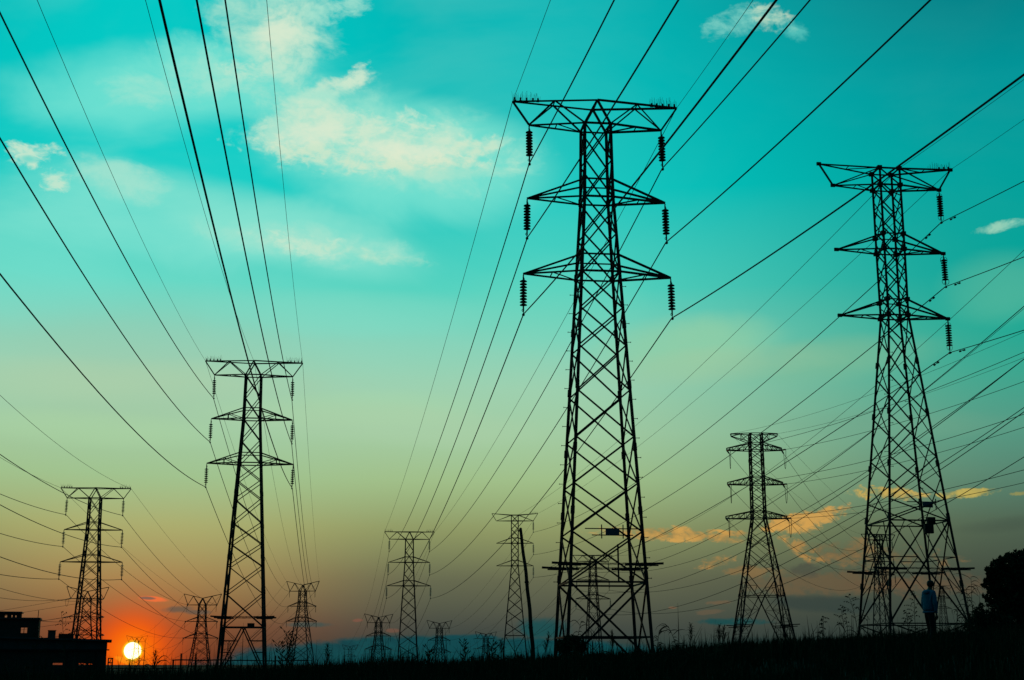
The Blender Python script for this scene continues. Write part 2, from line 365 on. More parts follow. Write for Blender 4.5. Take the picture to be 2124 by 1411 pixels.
def width(d, z):
    if z >= d['z2']: return d['wB'] + (d['w2'] - d['wB']) * (d['zB'] - z) / (d['zB'] - d['z2'])
    if z >= 0: return d['w2'] + (d['w3'] - d['w2']) * (d['z2'] - z) / d['z2']
    return d['w3'] - d['sl'] * z
def corners(d, z):
    w = width(d, z); return [Vector((-w, -w, z)), Vector((w, -w, z)), Vector((w, w, z)), Vector((-w, w, z))]

def lattice(kind, d, zbase, o):
    """members of a pylon as (part name, a, b, thickness); z = 0 at the lowest crossarm"""
    m = []; T = o['t']; tl, tb, ta = T['leg'], T['brace'], T['chord']
    add = lambda n, a, b, t: m.append((n, Vector(a), Vector(b), t))
    legs = [[], [], [], []]
    def ring(z, t=None):
        c = corners(d, z)
        for i in range(4): add('strut', c[i], c[(i + 1) % 4], t or tb)
    def xpanel(z0, z1, t=None, faces=(0, 1, 2, 3)):
        a, b = corners(d, z0), corners(d, z1)
        for i in faces:
            j = (i + 1) % 4
            add('brace', a[i], b[j], t or tb); add('brace', a[j], b[i], t or tb)
    ztop = d['zT'] if kind == 'flat' else d['zB']
    waist = o.get('waist', .84) * zbase
    zs = [ztop, d['z2'], 0, waist, zbase]
    for i in range(4):
        legs[i] = [corners(d, z)[i] for z in zs]
    # body panels
    n1, n2 = o.get('np', (2, 2))
    nodes = [ztop + (d['z2'] - ztop) * k / n1 for k in range(n1 + 1)]
    nodes += [d['z2'] * (1 - k / n2) for k in range(1, n2 + 1)]
    nodes = o.get('nodes', nodes)
    def stagger(zz):
        return [zz[0]] + [(p + q) / 2 for p, q in zip(zz, zz[1:])] + [zz[-1]]
    for a, b in zip(nodes, nodes[1:]): xpanel(a, b, None, (0, 2) if o.get('dense') else (0, 1, 2, 3))
    if o.get('dense'):
        sg = stagger(nodes[1:])
        for a, b in zip(sg, sg[1:]): xpanel(a, b, None, (1, 3))
    fr = o.get('fr', (0, .124, .25, .397, .547, .695, .846, 1))
    low = [waist * f for f in fr]
    for a, b in zip(low, low[1:]): xpanel(a, b, None, (1, 3) if o.get('dense') else (0, 1, 2, 3))
    if o.get('dense'):
        sg = stagger(low)
        for a, b in zip(sg, sg[1:]): xpanel(a, b, None, (0, 2))
    ring(waist, tb * 1.15)
    # foot panel
    A, B = corners(d, waist), corners(d, zbase)
    if o.get('foot') == 'inverted_v':
        zc = low[-2]
        for i in range(4):
            j = (i + 1) % 4; c = (A[i] + A[j]) / 2; U = corners(d, zc)
            add('brace', c, B[i], tb * 1.4); add('brace', c, B[j], tb * 1.4)
            for side in (i, j):
                L0, L1, F0, F1 = A[side], B[side], c, B[side]
                prev = None
                for f in (.28, .52, .74):
                    p, q = lerp(L0, L1, f), lerp(F0, F1, f)
                    add('strut', p, q, tb * .7)
                    if prev: add('brace', prev, p if f != .52 else q, tb * .6)
                    else: add('brace', L0, q, tb * .6)
                    prev = q if f != .52 else p
    elif o.get('foot') == 'double_x':
        zm = waist + (zbase - waist) * .78
        xpanel(waist, zm, tb * 1.2); ring(zm, tb); xpanel(zm, zbase)
        c1 = corners(d, waist + (zm - waist) * .36)
        for i in range(4):
            j = (i + 1) % 4; mA = (A[i] + A[j]) / 2
            cm = corners(d, zm); ctr = (A[i] + A[j] + cm[i] + cm[j]) / 4
            for s_ in (i, j):
                q = lerp(A[j if s_ == i else i], cm[s_], .64)
                add('strut', lerp(A[s_], cm[s_], .36), lerp(A[s_], cm[j if s_ == i else i], .36), tb * .8)
                add('brace', lerp(A[s_], cm[s_], .36), lerp(A[i], A[j], .25 if s_ == i else .75), tb * .7)
                add('brace', lerp(A[s_], cm[s_], .72), lerp(A[s_], cm[j if s_ == i else i], .36), tb * .7)
    elif o.get('foot') == 'plain':
        xpanel(waist, zbase)
    else:
        zm = waist + (zbase - waist) * .68
        for i in range(4):
            j = (i + 1) % 4
            add('brace', A[i], B[j], tb * 1.2); add('brace', A[j], B[i], tb * 1.2)
        ring(zm, tb)
    # the two lower crossarms
    for z, zu, a in ((d['z2'], d['z2u'], d['a2']), (0, d['z3u'], d['a3'])):
        lo, up = corners(d, z), corners(d, zu)
        ring(z, ta); ring(zu, tb)
        for s in (-1, 1):
            tip = Vector((s * a, 0, z)); n, f = (0, 3) if s < 0 else (1, 2)
            for k in (n, f):
                add('arm_chord', lo[k], tip, ta); add('arm_chord', up[k], tip, ta)
            pn, pf = lerp(lo[n], tip, .5), lerp(lo[f], tip, .5)
            add('arm_strut', pn, pf, tb * .8); add('arm_brace', lo[f], pn, tb * .8)
            if o.get('posts'):
                for k in (n, f):
                    p, q = lerp(lo[k], tip, .48), lerp(up[k], tip, .48)
                    add('arm_strut', p, q, tb * .8); add('arm_brace', lo[k], q, tb * .8)
    # the head
    zT, zB = d['zT'], d['zB']; cB = corners(d, zB); ring(zB, ta)
    for s in (-1, 1):
        n, f = (0, 3) if s < 0 else (1, 2)
        tT, tB = Vector((s * d['aT'], 0, zT + d['tip'])), Vector((s * d['aB'], 0, zB))
        add('peak_strut', tT, tB, ta)
        for k in (n, f): add('arm_chord', cB[k], tB, ta)
        pn, pf = lerp(cB[n], tB, .5), lerp(cB[f], tB, .5)
        add('arm_strut', pn, pf, tb * .8); add('arm_brace', cB[f], pn, tb * .8)
        if kind == 'flat':
            cT = corners(d, zT)
            for k in (n, f):
                add('arm_chord', cT[k], tT, ta); add('arm_brace', cT[k], tB, tb)
            qn, qf = lerp(cT[n], tT, .5), lerp(cT[f], tT, .5)
            add('arm_strut', qn, qf, tb * .8); add('arm_brace', cT[n], qf, tb * .8)
        else:
            zC = d.get('zC', zT)
            for y, k in ((-1.04 if kind == 'peak' else -.5, n), (1.04 if kind == 'peak' else .5, f)):
                ap = Vector((0, y, zC)); mid = lerp(ap, tT, .5)
                add('arm_chord', ap, tT, ta); add('arm_brace', tB, mid, tb); add('arm_brace', mid, cB[k], tb)
                add('peak_strut', ap, cB[k], ta * 1.15)
            add('arm_strut', lerp(Vector((0, -1.0, zC)), tT, .5), lerp(Vector((0, 1.0, zC)), tT, .5), tb * .8)
    if kind == 'flat':
        ring(zT, ta)
    else:
        add('arm_strut', (0, -1.04 if kind == 'peak' else -.5, d.get('zC', zT)), (0, 1.04 if kind == 'peak' else .5, d.get('zC', zT)), ta)
    return legs, m

def disc_mesh(r, n=14):
    b = MB(); b.lathe((0, 0, 0), (0, 0, 1), [(.02, .03), (.02, r * .55), (-.035, r * .98), (-.055, r), (.0, r * .92), (.075, r * .42), (.11, .055), (.15, .05)], n)
    return b.mesh('insulator_disc', PORC, True)
DISC_BIG, DISC_MED, DISC_OPEN = disc_mesh(.285), disc_mesh(.26), disc_mesh(.30)
def string_mesh(L, horns=False):
    b = MB()
    b.tube([(0, 0, 0), (0, 0, -.22)], .035, 5); b.tube([(.0, -.05, -.12), (.0, .05, -.12)], .06, 6)
    b.tube([(0, 0, -.2), (0, 0, -L + .25)], .062, 8)
    b.tube([(0, 0, -L + .28), (0, 0, -L)], .04, 5)
    b.lathe((0, -.22, -L), (0, 1, 0), [(0, .05), (.08, .085), (.22, .12), (.36, .085), (.44, .05)], 8)
    # hook that hangs at the top and the arcing horn below
    b.tube([(.0 + .09 * math.sin(t), 0, -.42 + .13 * math.cos(t)) for t in np.linspace(-.4, 2.6, 8)], .02, 4)
    b.tube([(-.02 - .1 * math.sin(t), 0, -L + .34 + .1 * math.cos(t)) for t in np.linspace(.2, 3.6, 8)], .02, 4)
    if horns:
        for zc, sg in ((-.62, 1), (-L + .55, -1)):
            for s in (-1, 1):
                b.tube([(s * (.12 + .2 * math.sin(t)), 0, zc + sg * .3 * math.cos(t)) for t in np.linspace(0, 2.7, 9)], .022, 4)
    return b.mesh('insulator_string', PORC)
STR_A, STR_B, STR_L = string_mesh(3.19), string_mesh(3.26, True), string_mesh(3.19)
def far_string(L, n, r):
    b = MB(); b.tube([(0, 0, 0), (0, 0, -L)], .07, 5)
    for k in range(n):
        z = -.55 - (L - 1.0) * k / n
        b.lathe((0, 0, z), (0, 0, 1), [(-.05, r), (0, r), (.1, .07)], 8)
    b.lathe((0, -.2, -L), (0, 1, 0), [(0, .08), (.2, .16), (.4, .08)], 6)
    return b.mesh('insulator_string', PORC)
STR_FAR = far_string(3.19, 8, .29)
BOLT = (lambda b: (b.tube([(0, 0, 0), (.38, 0, 0)], .024, 5), b.box((.39, 0, 0), (.03, .09, .09)), b.mesh('step_bolt', STEEL))[2])(MB())
STUD = (lambda b: (b.box((0, 0, .13), (.13, .1, .28)), b.box((0, 0, .0), (.22, .2, .05)), b.mesh('bird_guard_stud', STEEL))[2])(MB())

def leg_mesh(pts, t):
    b = MB()
    for a, c in zip(pts, pts[1:]): b.angle(a, c, t)
    # lapped splice plates where the leg sections meet
    for a, c in zip(pts, pts[1:]):
        n = max(1, int((a - c).length / 4.2))
        for k in range(1, n + 1):
            p = lerp(a, c, k / n - .02); dd = (c - a).normalized(); b.beam(p - dd * .28, p + dd * .28, t * 1.16)
    return b

def bird_strip(parent, a, b_, n, h=.72):
    b = MB(); r = random.Random(len(ATT) * 7 + int(a[0] * 10))
    for k in range(n):
        p = lerp(a, b_, (k + r.random() * .6) / n); lean = Vector((r.uniform(-.2, .2), r.uniform(-.2, .2), 1)).normalized()
        b.tube([p, p + lean * h * r.uniform(.6, 1.15)], [.013, .009], 3)
    b.obj('bird_spike_strip', STEEL, parent)

def pylon(key, kind, pose, d, base_len, o, label, group='steel lattice pylons of the power lines', name='pylon'):
    X, Y, z3, yaw = pose
    gz = float(zg(X, Y)) - .25
    zbase = gz - z3                     # local height of the feet below the lowest arm
    root = thing(name, (X, Y, gz), label, 'pylon', group, yaw)
    up = Vector((0, 0, z3 - gz))
    o = dict(o)
    if base_len: o['waist'] = o.get('waist', .84) * (-base_len) / zbase
    legs, mem = lattice(kind, d, zbase, o)
    me = UNIT_ANGLE if o.get('steel', 1) == 1 else UNIT_ANGLE2
    for i, L in enumerate(legs):
        L = [p + up for p in L]
        if o['detail']: leg_mesh(L, o['t']['leg']).obj('leg', STEEL, root)
        else:
            b = MB()
            for a, c in zip(L, L[1:]): b.beam(a, c, o['t']['leg'])
            b.obj('leg', STEEL, root)
        cb = MB(); cb.box(L[-1] + Vector((0, 0, -.05)), (.8, .8, .7)); 
        if o['detail'] > 1: cb.obj('concrete_footing', SOIL, root)
    if o['detail']:
        for n, a, b, t in mem: bar(n, a + up, b + up, t, root, me)
    else:
        gr = {}
        for n, a, b, t in mem:
            k = 'lattice_bracing' if n in ('brace', 'strut') else 'crossarm' if n.startswith('arm') else 'peak_frame'
            if k == 'peak_frame' and abs(((a + b) / 2).x) > 2.5: k = ('peak_frame', a.x > 0)
            if k == 'crossarm':
                c = (a + b) / 2; lv = min((abs(c.z - z), i) for i, z in enumerate((d['zB'] + 1, d['z2'] + .4, .4)))[1]
                k = ('crossarm', lv, c.x > 0)
            gr.setdefault(k, MB()).beam(a + up, b + up, t)
        for k, b in gr.items(): b.obj(k if isinstance(k, str) else k[0], STEEL, root)
    Rz = Matrix.Rotation(yaw, 4, 'Z'); Wm = Matrix.Translation((X, Y, z3)) @ Rz
    at_ = {}
    for s, n in ((-1, 'L'), (1, 'R')):
        at_['E' + n] = Wm @ Vector((s * d['aT'], 0, d['zT'] + d['tip']))
        for q, a, z in (('1', d['aB'], d['zB']), ('2', d['a2'], d['z2']), ('3', d['a3'], 0)):
            at_[q + n] = Wm @ Vector((s * a, 0, z - d['ins']))
            at_['t' + q + n] = Wm @ Vector((s * a, 0, z))
            if d['ins'] and n in o.get('strings', 'LR'):
                sm, dm, nd_, top, stp = o['str']
                st = link('insulator_string', sm, root); st.location = up + Vector((s * a, 0, z - .04))
                st.rotation_euler = (0, random.uniform(-.02, .02), random.uniform(-.3, .3))
                for k in range(nd_):
                    dk = link('insulator_disc', dm, st); dk.location = (0, 0, -top - stp * k)
    at_['C'] = Wm @ Vector((.98, -.98, d['zT']) if kind == 'flat' else (0, 0, d.get('zC', d['zT'])))
    ATT[key] = at_
    # spikes that keep birds off the top chord
    for s in o.get('birds', ()):
        tip = up + Vector((s * d['aT'], 0, d['zT'] + d['tip'] + .06)); inn = up + Vector((s * d['aT'] * .66, 0, d['zT'] + d['tip'] * .5 + .06))
        bird_strip(root, tip, inn, o.get('nsp', 22))
        for f in (.08, .28, .5, .72, .9)[:o.get('nstud', 5)]:
            st = link('bird_guard_stud', STUD, root); st.location = lerp(tip, inn, f)
    return root, up, zbase, o

T_BIG = dict(leg=.235, brace=.114, chord=.145)
T_MED = dict(leg=.27, brace=.115, chord=.15)
T_FAR = dict(leg=.27, brace=.13, chord=.2)

# the tall pylon
rA, upA, zbA, oA = pylon('A', 'peak', (6.535, 105.0, 28.9, .111), DA, 27.7,
    dict(t=T_BIG, detail=2, str=(STR_A, DISC_BIG, 9, .55, .232), birds=(-1, 1), nsp=30, foot='x'),
    'tallest lattice pylon standing right of centre, insulators on all six arm tips')
for side, xs in ((1, 1), (3, -1)):
    c0, c1 = corners(DA, -1.2)[side], corners(DA, -23.0)[side]
    for k in range(16):
        p = lerp(c0, c1, k / 15.0); bo = link('step_bolt', BOLT, rA); bo.location = upA + p; bo.rotation_euler = (0, 0, 0 if xs > 0 else math.pi)
def climb_guard(root, up, d, z, out=1.35, inn=1.45, t=.12):
    cs = corners(d, z)
    for c in cs:
        s = 1 if c.x > 0 else -1
        b = MB(); b.beam(up + c + Vector((-s * inn, 0, -.05)), up + c + Vector((s * out, 0, .06)), t, t * 1.3)
        b.beam(up + c + Vector((-s * inn * .5, -.16, -.12)), up + c + Vector((s * out * .7, -.16, -.1)), t * .7)
        b.obj('climb_guard_bar', STEEL, root)
    b = MB()
    for k in range(5):
        f = -.9 + k * .45
        for i in range(4):
            a, c = cs[i], cs[(i + 1) % 4]
            a = a + Vector(((1 if a.x > 0 else -1) * f, (1 if a.y > 0 else -1) * f * .4, .08)); c = c + Vector(((1 if c.x > 0 else -1) * f, (1 if c.y > 0 else -1) * f * .4, .08))
            pts = [up + lerp(a, c, u) + Vector((0, 0, -.12 * 4 * u * (1 - u) * ((k % 3) * .5 + .3) + (.03 if int(u * 40) % 2 else 0))) for u in np.linspace(0, 1, 30)]
            b.tube(pts, .014, 3)
    b.obj('barbed_wire', WIRE, root)
def notice(root, up, z, x0, x1, xp, y, pw=1.0, ph=.45):
    b = MB(); b.beam(up + Vector((x0, y, z + .26)), up + Vector((x1, y, z + .26)), .07); b.obj('notice_rail', STEEL, root)
    b = MB(); b.beam(up + Vector((x0 + .5, y, z - .2)), up + Vector((x1 - .5, y, z - .2)), .07); b.obj('notice_rail', STEEL, root)
    for dx in (-.78, .78):
        b = MB(); b.beam(up + Vector((xp + dx, y - .06, z - .45)), up + Vector((xp + dx, y - .06, z + .55)), .07); b.obj('notice_post', STEEL, root)
    b = MB(); b.box(up + Vector((xp, y - .09, z + .03)), (pw, .04, ph)); b.obj('notice_plate', PLATE, root)
climb_guard(rA, upA, DA, -22.0)
for yy in (-1,):
    bar('hanger', upA + Vector((.75, yy * width(DA, -21.2) * .98, -20.6)), upA + Vector((.75, yy * width(DA, -23.2) * .98, -23.2)), .12, rA)
notice(rA, upA, -19.75, -1.6, 2.4, .38, -width(DA, -19.75) + .05)

# the right pylon
rB, upB, zbB, oB = pylon('B', 'flat', (35.95, 130.0, 31.75, .132), DB, 27.0 / .7169 * 1.0,
    dict(t=dict(leg=.215, brace=.105, chord=.145), detail=2, strings='R', str=(STR_B, DISC_OPEN, 9, .62, .235), birds=(1,), nsp=26, nstud=3,
         dense=True, nodes=(14.45, 12.79, 10.7, 8.55, 6.41, 4.25, 2.1, 0), fr=(0, .2, .395, .595, .8, 1), waist=.513, foot='double_x'),
    'right hand pylon behind the walking person, left arm tips without insulators')
for z in (DB['zT'], DB['zB'], DB['z2'], 0, DB['z2u'], DB['z3u']):
    for c in corners(DB, z):
        b = MB(); b.box(upB + c, (.42, .42, .36)); b.obj('gusset_plate', STEEL, rB)
for s in (-1, 1):
    for p in ((s * DB['aB'], 0, DB['zB']), (s * DB['aT'], 0, DB['zT'] + .45), (s * DB['a2'], 0, DB['z2']), (s * DB['a3'], 0, 0)):
        b = MB(); b.box(upB + Vector(p), (.42, .2, .3)); b.obj('tip_plate', STEEL, rB)
climb_guard(rB, upB, DB, -23.6, 1.5, 1.6)
notice(rB, upB, -17.9, -.9, 2.0, 1.0, -width(DB, -17.9) + .2, .95, .5)
b = MB(); b.box(upB + Vector((.85, -width(DB, -19.9) + .1, -20.05)), (.8, .4, .85)); b.obj('equipment_box', STEEL2, rB)
b = MB(); b.box(upB + Vector((1.25, -width(DB, -19.2) + .35, -19.3)), (.7, .4, .6)); b.obj('equipment_box', STEEL2, rB)
for side in (0, 2):
    for k in range(14):
        p = lerp(corners(DB, -1.0)[side], corners(DB, -18.5)[side], k / 13.0); bo = link('step_bolt', BOLT, rB); bo.location = upB + p; bo.rotation_euler = (0, 0, random.choice((0, math.pi)))

# mid left pylon
rL, upL, zbL, oL = pylon('L', 'peak', (-35.075, 189.44, 26.03, .116), DA, 26.2,
    dict(t=dict(leg=.27, brace=.115, chord=.15), detail=1, str=(STR_L, DISC_MED, 8, .75, .25), birds=(-1, 1), nsp=24, posts=True,
         foot='inverted_v', waist=.82, fr=(0, .11, .225, .37, .5, .635, .80, 1)),
    'mid left pylon with full insulators, right of the setting sun')
climb_guard(rL, upL, DA, -20.2, 1.5, 1.1, .15)
b = MB(); b.box(upL + Vector((1.1, -2.4, -21.3)), (.9, .3, .6)); b.obj('equipment_box', STEEL2, rL)
# far left pylon
pylon('L2', 'peak', (-79.3, 270.7, 18.585, .115), DA, 20.5,
    dict(t=T_MED, detail=1, str=(STR_FAR, DISC_MED, 0, .7, .25), birds=(-1, 1), nsp=22, fr=(0, .16, .33, .5, .67, .84, 1), foot='x'),
    'flat topped pylon at far left rising over the building roof')
# central distant pylon
pylon('M', 'peak', (-26.83, 374.46, 19.58, .088), DA, 21.5,
    dict(t=T_MED, detail=1, str=(STR_FAR, DISC_MED, 0, .7, .25), birds=(-1, 1), nsp=18, fr=(0, .16, .33, .5, .67, .84, 1), foot='x'),
    'small flat topped pylon in the middle distance left of the leaning pole')
# behind the leaning pole
pylon('T2', 'flat', (.806, 410.3, 27.08, 0.0), DB, 25.0,
    dict(t=T_MED, detail=1, strings='R', str=(STR_FAR, DISC_MED, 0, .7, .25), birds=(1,), nsp=16, np=(4, 3), fr=(0, .15, .31, .48, .65, .82, 1), waist=.78, foot='x'),
    'distant pylon directly behind the leaning wooden pole, insulators only on its right')
FARO = dict(t=T_FAR, detail=0, str=(STR_FAR, DISC_MED, 0, .7, .25), fr=(0, .2, .45, .72, 1), foot='plain')
pylon('N', 'peak', (26.3, 467.9, 20.3, .15), DA, 23.0, FARO, 'small distant pylon seen between the legs of the tallest pylon')
_p = at(1826, 1192.5, 500)
pylon('P', 'flat', (_p.x, 500.0, _p.z, .25), DA, 24.0, dict(FARO, np=(3, 2)), 'small distant pylon seen through the left legs of the right hand pylon')
_p = at(1954, 1232, 900)
pylon('Q', 'flat', (_p.x, 900.0, _p.z - 9, .1), DA, 24.0, dict(FARO, np=(3, 2)), 'faint tiny pylon half hidden behind the walking person')

# strain pylons with V shaped tops
def vpylon(key, pose, label, far=False, thin=1.0):
    return pylon(key, 'vee', (pose[0], pose[1], pose[2] - 11.5, pose[3]), DV, None,
        dict(FARO, fr=(0, .3, .64, 1), waist=.6, t=dict(leg=.30, brace=.155, chord=.21) if not far else dict(leg=.3 * thin, brace=.2 * thin, chord=.24 * thin)), label, 'V topped strain pylons along the horizon')
vpylon('V180', (-137.9, 468.9, 20.38, .31), 'V topped pylon overlapping the far left flat topped pylon above the roof')
vpylon('V415', (-110.0, 513.7, 20.16, .058), 'V topped pylon between the setting sun and the mid left pylon')
vpylon('V625', (-81.7, 563.1, 27.4, -.15), 'V topped pylon just right of the mid left pylon')
vpylon('V785', (-59.5, 646.7, 17.58, .367), 'V topped pylon just left of the small central flat topped pylon')
vpylon('V910', (-35.9, 717.3, 16.79, .4), 'V topped pylon right of the small central flat topped pylon')
vpylon('V1005', (-15.2, 844.3, 14.0, .37), 'low V topped pylon in weeds left of the leaning pole pylon')
def vfar(key, x, y, span, label, thin=1.0):
    Y = 13.2 * F_PX / span; p = at(x, y, Y); vpylon(key, (p.x, Y, p.z - 3.84, .12), label, True, thin)
vfar('V275', 284.5, 1318.5, 42.6, 'tiny V topped pylon right in front of the setting sun disc', .55)
vfar('V725', 726, 1337.5, 31.5, 'tiny V topped pylon among weeds left of the central V topped pylon')
vfar('V455', 475.5, 1328, 27, 'tiny V topped pylon behind the feet of the mid left pylon')
vfar('V845', 840, 1349, 24, 'tiny V topped pylon low behind the central flat topped pylon feet')

# the double circuit strain pylon with box section arms
def strain_pylon():
    Y = 270.0
    ax = lambda y: 1570 + (y - 1000) * .045
    c = at(ax(1076), 1076, Y); X = c.x
    gz = float(zg(X, Y)) - .25
    root = thing('strain_pylon', (X, Y, gz), 'heavy strain pylon with trussed box arms and wide splayed feet', 'pylon', 'strain pylons with trussed arms')
    Z = lambda y: at(ax(y), y, Y).z - gz
    zT, zTl, z1, z1u, z2, z2u, z3, z3u = [Z(y) for y in (900, 918.5, 934.5, 919.5, 1005.5, 989.5, 1076, 1061)]
    zp = [Z(y) for y in (1107, 1142, 1191, 1237, 1328)]
    def w(z):
        if z >= z3: return 1.12 + (1.22 - 1.12) * (zT - z) / (zT - z3)
        return 1.22 + (5.0 - 1.22) * (z3 - z) / (z3 - zp[4])
    def cs(z):
        k = w(z); return [Vector((-k, -k, z)), Vector((k, -k, z)), Vector((k, k, z)), Vector((-k, k, z))]
    def B(n, a, b, t): bar(n, a, b, t, root, UNIT_ANGLE2)
    for i in range(4):
        leg_mesh([cs(z)[i] for z in (zT, z3, zp[3], 0)], .3).obj('leg', STEEL2, root)
    nodes = [zT, z1u, z1] + [z1 + (z2u - z1) * k / 3 for k in (1, 2, 3)] + [z2] + [z2 + (z3u - z2) * k / 3 for k in (1, 2, 3)] + [z3, zp[0], zp[1], zp[2]]
    for a, b in zip(nodes, nodes[1:]):
        A, D = cs(a), cs(b)
        for i in range(4):
            j = (i + 1) % 4; B('brace', A[i], D[j], .12); B('brace', A[j], D[i], .12)
    for z in (zT, z1u, z1, z2u, z2, z3u, z3, zp[3]):
        A = cs(z)
        for i in range(4): B('strut', A[i], A[(i + 1) % 4], .14)
    # open lower part: diagonals that meet at the middle of the waist, legs of an inverted V below
    U, Wc, G = cs(zp[2]), cs(zp[3]), cs(0.0)
    for i in range(4):
        j = (i + 1) % 4; c_ = (Wc[i] + Wc[j]) / 2
        for s_, o_ in ((i, j), (j, i)):
            B('brace', U[s_], c_, .15); B('brace', c_, G[s_], .17)
            B('strut', lerp(U[s_], Wc[s_], .55), lerp(U[s_], c_, .55), .08)
            B('strut', lerp(U[s_], c_, .55), lerp(Wc[s_], c_, .45), .07)
            B('brace', lerp(U[s_], Wc[s_], .55), lerp(Wc[s_], c_, .45), .07)
            prev = None
            for n_, f in enumerate((.22, .42, .6, .76, .9)):
                p, q = lerp(Wc[s_], G[s_], f), lerp(c_, G[s_], f)
                B('strut', p, q, .08)
                if prev is None: B('brace', Wc[s_], q, .08)
                else: B('brace', prev[0], q, .08); B('brace', prev[1], p, .07)
                prev = (p, q)
            # small redundant members in the panels above
            for a, b in ((zp[0], zp[1]), (zp[1], zp[2])):
                A, D = cs(a), cs(b)
                m_ = lerp(A[s_], D[s_], .62); B('strut', m_, lerp(D[s_], A[o_], .3), .07); B('brace', lerp(A[s_], D[s_], .3), lerp(D[s_], A[o_], .34), .07)
    SX = Y / F_PX * 1.02
    at_ = {}
    def arm(zl, zu, al, ar, q):
        lo, up = cs(zl), cs(zu)
        for s, a in ((-1, al), (1, ar)):
            n, f = (0, 3) if s < 0 else (1, 2)
            for k, yy in ((n, -.22), (f, .22)):
                tl = Vector((s * a, yy, zl)); tu = Vector((s * a, yy, zl + .42))
                B('arm_chord', lo[k], tl, .17); B('arm_chord', up[k], tu, .17); B('arm_strut', tl, tu, .14)
                pq = None
                for f_ in (.25, .5, .75):
                    p, u = lerp(lo[k], tl, f_), lerp(up[k], tu, f_)
                    B('arm_strut', p, u, .09); B('arm_brace', (pq or (lo[k], up[k]))[1], p, .09); pq = (p, u)
                B('arm_brace', pq[1], tl, .09)
            B('arm_strut', (s * a, -.22, zl), (s * a, .22, zl), .16)
            for f_ in (.3, .6):
                B('arm_strut', lerp(lo[n], (s * a, -.22, zl), f_), lerp(lo[f], (s * a, .22, zl), f_), .09)
                B('arm_brace', lerp(lo[n], (s * a, -.22, zl), f_), lerp(lo[f], (s * a, .22, zl), f_ + .3), .09)
            at_['t' + q + ('L' if s < 0 else 'R')] = root.location + Vector((s * a, 0, zl + .05))
    def hx(x, y): return abs(at(x, y, Y).x - at(ax(y), y, Y).x)
    arm(z1, z1u, hx(1506.3, 934), hx(1620, 933), '1')
    arm(z2, z2u, hx(1508.7, 1005), hx(1623, 1004), '2')
    arm(z3, z3u, hx(1505.6, 1076), hx(1632, 1075), '3')
    top, low = cs(zT), cs(zTl)
    for s, a in ((-1, hx(1514, 901)), (1, hx(1611, 900))):
        n, f = (0, 3) if s < 0 else (1, 2)
        for k, yy in ((n, -.2), (f, .2)):
            tu, tl = Vector((s * a, yy, zT)), Vector((s * a * .98, yy, zT - .5))
            B('arm_chord', top[k], tu, .16); B('arm_chord', low[k], tl, .16); B('arm_strut', tu, tl, .14)
            p_, u_ = lerp(low[k], tl, .45), lerp(top[k], tu, .45)
            B('arm_strut', p_, u_, .09); B('arm_brace', top[k], p_, .09); B('arm_brace', u_, low[k], .09); B('arm_brace', u_, tl, .09)
        B('arm_strut', (s * a, -.2, zT), (s * a, .2, zT), .14)
        at_['E' + ('L' if s < 0 else 'R')] = root.location + Vector((s * a, 0, zT))
    # climbing guards near the feet
    for c_ in cs(Z(1298)):
        s = 1 if c_.x > 0 else -1
        b = MB(); b.beam(c_ + Vector((-s * 2.0, 0, 0)), c_ + Vector((s * 1.5, 0, .15)), .16); b.beam(c_ + Vector((-s * 1.6, .3, -.3)), c_ + Vector((s * 1.1, .3, -.2)), .14)
        b.obj('climb_guard_bar', STEEL2, root)
    ATT['D'] = at_
    return root
rD = strain_pylon()

# ------------------------------------------------------------------ power lines
HEAD = Vector((.123, -.992, 0))
NICK = dict(A='tallest pylon', B='right hand pylon', L='mid left pylon', L2='far left pylon', M='central pylon', T2='leaning pole pylon',
            N='pylon between the tall legs', P='pylon behind the right legs', D='box arm pylon', V180='V pylon above the roof', V415='V pylon beside the sun',
            V625='V pylon right of mid left', V785='V pylon left of centre', V910='V pylon right of centre', V1005='lowest V pylon',
            V275='tiny pylon at the sun', V725='tiny pylon in weeds', V455='tiny pylon behind mid left', V845='tiny pylon below centre')
LVL = {'E': '{s} earth wire', 'C': 'thin apex earth wire', '1': 'top {s} conductor', '2': 'middle {s} conductor', '3': 'lowest {s} conductor'}
def wire_label(a, k, tail):
    t = LVL[k[0]].format(s='left' if k[-1] == 'L' else 'right') + ' of the ' + NICK[a] + ' ' + tail
    if len(t.split()) > 16: t = t.replace(' running to', ' to').replace(' coming in from the left edge', ' from the left')
    if len(t.split()) > 16: t = t.replace(' of the ' + NICK[a], ' from ' + NICK[a]).replace(' to the ', ' to ')
    return t
def wire(pts, r, label, group, n=5):
    b = MB(); b.tube(pts, r, n)
    ear = 'earth wire' in label
    o = b.obj('earth_wire' if ear else 'power_line', WIRE); o.data.polygons.foreach_set('use_smooth', [True] * len(o.data.polygons))
    return tag(o, label, 'power line', group)
def damper(o, pts, dist):
    """a pair of weights clamped under the wire a little way from the insulator"""
    acc = 0
    for a, b_ in zip(pts, pts[1:]):
        L = (b_ - a).length
        if acc + L >= dist:
            p = lerp(a, b_, (dist - acc) / L); d = (b_ - a).normalized()
            m = MB(); m.tube([p, p + Vector((0, 0, -.16))], .03, 5); q = p + Vector((0, 0, -.16))
            m.tube([q - d * .34, q + d * .34], .022, 4)
            for s in (-1, 1): m.lathe(q + d * (s * .42) - d * .17, d, [(0, .05), (.06, .09), (.28, .09), (.34, .05)], 7)
            m.obj('vibration_damper', WIRE, o); return
        acc += L
